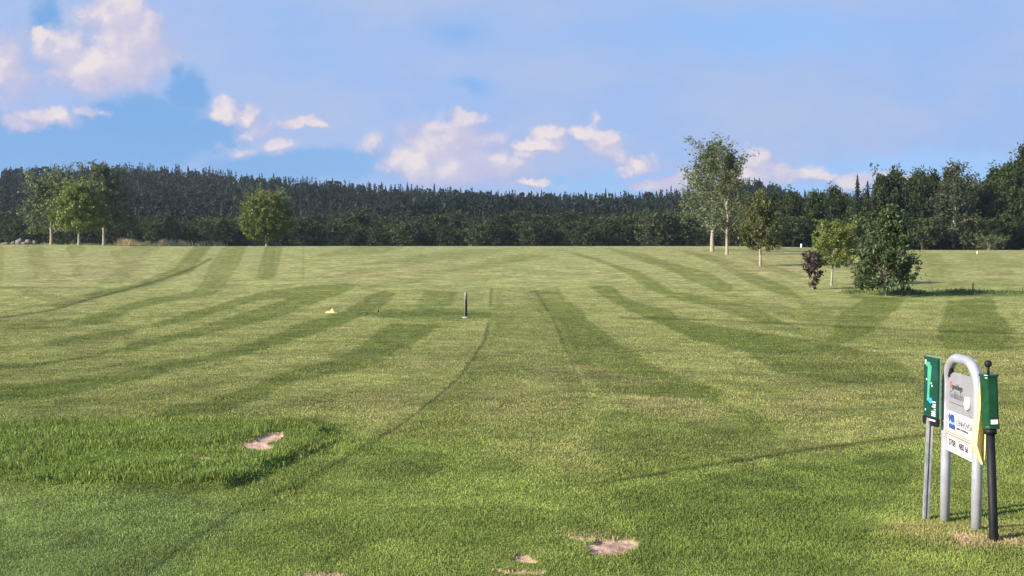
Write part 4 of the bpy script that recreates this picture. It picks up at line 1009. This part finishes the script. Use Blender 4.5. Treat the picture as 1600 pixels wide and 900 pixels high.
zz = np.linspace(zb + .10, zt - .05, 22)
cx = bw * .60 + .006 * np.sin((zz - zb) * 14) ; wd = .017 + .005 * np.sin((zz - zb) * 23 + 1)
plate('fairway_map', [(c - w, z) for c, w, z in zip(cx, wd, zz)] + [(c + w, z) for c, w, z in list(zip(cx, wd, zz))[::-1]], .001, LTG, hroot, hy, 0)
plate('green_shape', rrect(bw * .50, zt - .062, bw * .82, zt - .032, .012), .001, LTG, hroot, hy + .0012, 0)
plate('tee_mark', rrect(bw * .34, zb + .088, bw * .58, zb + .122, .012), .001, MBLUE, hroot, hy + .0012, 0)
for zz_, wv_ in ((.096, .05), (.080, .035), (.066, .045), (.050, .02), (.034, .05), (.022, .048), (.010, .05)):
    plate('text_line', [(bw * .10, zb + zz_), (bw * .10 + wv_ * .9, zb + zz_), (bw * .10 + wv_ * .9, zb + zz_ + .008), (bw * .10, zb + zz_ + .008)], .001, WHITE, hroot, hy, 0)
for a, b in ((.40, .215), (.35, .20), (.8, .04), (.75, .235)):
    plate('map_dot', rrect(bw * a - .006, zb + b - .006, bw * a + .006, zb + b + .006, .005, 3), .001, WHITE, hroot, hy + .0024, 0)
plate('map_number', rrect(bw * .80, zt - .05, bw * .92, zt - .02, .004, 3), .001, mat('map_cream', (.5, .6, .45), .5), hroot, hy, 0)
plate('text_line', [(bw * .08, zb - .022), (bw * .48, zb - .022), (bw * .48, zb - .012), (bw * .08, zb - .012)], .001, WHITE, hroot, .0105, 0)
# C-profile post, leaning a little
pt_ = P(1453, 660, 6.64); pb_ = P(1445, 816, 6.64)
hw, hd, tk = .021, .015, .0035
prof2 = [(-hw, -hd), (hw, -hd), (hw, hd), (hw * .35, hd), (hw * .35, hd - tk), (hw - tk, hd - tk), (hw - tk, -hd + tk), (-hw + tk, -hd + tk), (-hw + tk, hd - tk), (-hw * .35, hd - tk), (-hw * .35, hd), (-hw, hd)]
def ring(c): return [Vector((c.x + .8 * a - .25 * b * 0 , c.y - b * .9, c.z)) for a, b in prof2]
r0 = ring(Vector((pb_.x, pb_.y, pb_.z - .12))); r1 = ring(Vector((pt_.x, pt_.y, pt_.z + .03)))
bm = bmesh.new(); A = [bm.verts.new(p) for p in r0]; B = [bm.verts.new(p) for p in r1]; n = len(A)
for i in range(n): bm.faces.new((A[i], A[(i + 1) % n], B[(i + 1) % n], B[i]))
bm.faces.new(B)
po = link('post', bm2me('post', bm), ALU, hroot); po.matrix_parent_inverse = (Matrix.Translation(hroot.location) @ Matrix.Rotation(hroot.rotation_euler.z, 4, 'Z')).inverted()

# ------------------------------------------------------------ ball washer on its black post
Yw = 5.89
wb = P(1553, 848, Yw); wt = P(1547, 664, Yw)
wroot = empty('ball_washer', (wb.x, wb.y, wb.z), 'green ball washer box with black ball knob on a leaning black post', 'ball washer')
ax = Vector((wt.x - wb.x, 0, wt.z - wb.z)); Lw = ax.length
wroot.rotation_euler = (0, math.atan2(ax.x, ax.z), R(0))
lathe('post', [(.028, -.12), (.028, .02), (.0245, .06), (.0235, Lw - .01)], BLACK, wroot, 28)
BOXG = mat('green_enamel', (.008, .058, .026), .28, 0, .5, nscale=14, namp=.18)
def prism(name, outline, z0_, z1_, mt, parent, bev=.004, s1=1.0):
    bm = bmesh.new(); a = [bm.verts.new((x, y, z0_)) for x, y in outline]; b = [bm.verts.new((x * s1, y * s1, z1_)) for x, y in outline]; n = len(a)
    for i in range(n): bm.faces.new((a[i], a[(i + 1) % n], b[(i + 1) % n], b[i]))
    bm.faces.new(a[::-1]); bm.faces.new(b)
    o = link(name, bm2me(name, bm), mt, parent); md = o.modifiers.new('bevel', 'BEVEL'); md.width = bev; md.segments = 3; return o
octo = [(x * .80 + .003, y * .80) for x, y in [(-.047, -.028), (-.028, -.046), (.030, -.046), (.047, -.030), (.047, .046), (-.047, .046)]]
bh = .285
prism('housing', octo, Lw - .006, Lw + bh - .01, BOXG, wroot)
prism('base_rim', [(x * 1.07, y * 1.07) for x, y in octo], Lw - .018, Lw - .002, mat('dark_green_rim', (.012, .06, .03), .4), wroot, .003)
prism('lid', [(x * 1.10, y * 1.10) for x, y in octo], Lw + bh - .012, Lw + bh + .004, BOXG, wroot, .003)
lathe('plunger_rod', [(.007, Lw + bh), (.007, Lw + bh + .05)], BLACK, wroot, 14)
sph = [(max(.0005, .0205 * math.sin(a)), Lw + bh + .062 - .0205 * math.cos(a)) for a in np.linspace(0, math.pi, 14)]
lathe('knob', sph, BLACK, wroot, 24)
o = plate('label_plate', rrect(-.012, Lw + .010, .027, Lw + .036, .002, 2), .002, WHITE, wroot, -.038, 0)
lathe('collar', [(.034, Lw - .05), (.034, Lw - .02)], BLACK, wroot, 24)

# ------------------------------------------------------------ yellow towel hanging between arch and washer
Yt = 5.97
rows_ = [(589, 1532, 1538), (600, 1530.5, 1539.5), (620, 1527, 1541), (640, 1524.5, 1541.5), (660, 1521.5, 1541.5), (680, 1518.5, 1541), (697, 1516.5, 1540.5), (706, 1522, 1540), (716, 1528, 1539), (726, 1534.5, 1537.5)]
nu = 28; V = []; F = []
fr = np.linspace(0, len(rows_) - 1, 46)
for i, q in enumerate(fr):
    k = min(int(q), len(rows_) - 2); f = q - k
    vv_, ul, ur = [rows_[k][j] * (1 - f) + rows_[k + 1][j] * f for j in range(3)]
    t = i / (len(fr) - 1)
    for j in range(nu):
        s = j / (nu - 1)
        amp = .004 + .020 * min(1, t * 1.3)
        Yq = Yt + amp * math.sin(s * 9.5 + .8 + t * .6) + amp * .35 * math.sin(s * 21 + 2 + t) + .01 * s
        p = P(ul + (ur - ul) * s, vv_ + 0.8 * math.sin(s * 9.5), Yq); V.append(tuple(p))
for i in range(len(fr) - 1):
    for j in range(nu - 1): F.append((i * nu + j, i * nu + j + 1, (i + 1) * nu + j + 1, (i + 1) * nu + j))
TOW = mat('towel_cloth', (.80, .68, .30), .9, nscale=30, namp=.06, bump=.25, bscale=320)
troot = P(1535, 592, Yt)
me = bpy.data.meshes.new('towel'); me.from_pydata([tuple(Vector(v) - troot) for v in V], [], F); me.update()
for p in me.polygons: p.use_smooth = True
tw_ = empty('towel', troot, 'pale yellow towel hanging in folds between the arch and the ball washer', 'towel')
o = link('cloth', me, TOW, tw_); md = o.modifiers.new('thick', 'SOLIDIFY'); md.thickness = .004
# the hook it hangs from
tube_obj('hook', [(.0, -.004, .004), (.012, 0.0, .012), (.03, .0, .006), (.055, 0, -.004)], .003, ALU, tw_, 10)

# ------------------------------------------------------------ thin air between the field and the ridge
hz = bpy.data.materials.new('haze'); hz.use_nodes = True; t = hz.node_tree; t.nodes.clear()
pv = N(t, 'ShaderNodeVolumePrincipled'); pv.inputs['Density'].default_value = .00011; pv.inputs['Color'].default_value = (.70, .82, 1.0, 1); pv.inputs['Anisotropy'].default_value = .2
ho = N(t, 'ShaderNodeOutputMaterial'); L(t, pv.outputs[0], ho.inputs['Volume'])
bm = bmesh.new(); bmesh.ops.create_cube(bm, size=1)
for v in bm.verts: v.co = Vector((v.co.x * 13000, v.co.y * 5500 + 2500, -4 + (v.co.z + .5) * 94))
o = link('haze', bm2me('haze', bm), hz); tag(o, 'thin evening haze over the field and ridge', 'haze', kind='stuff')
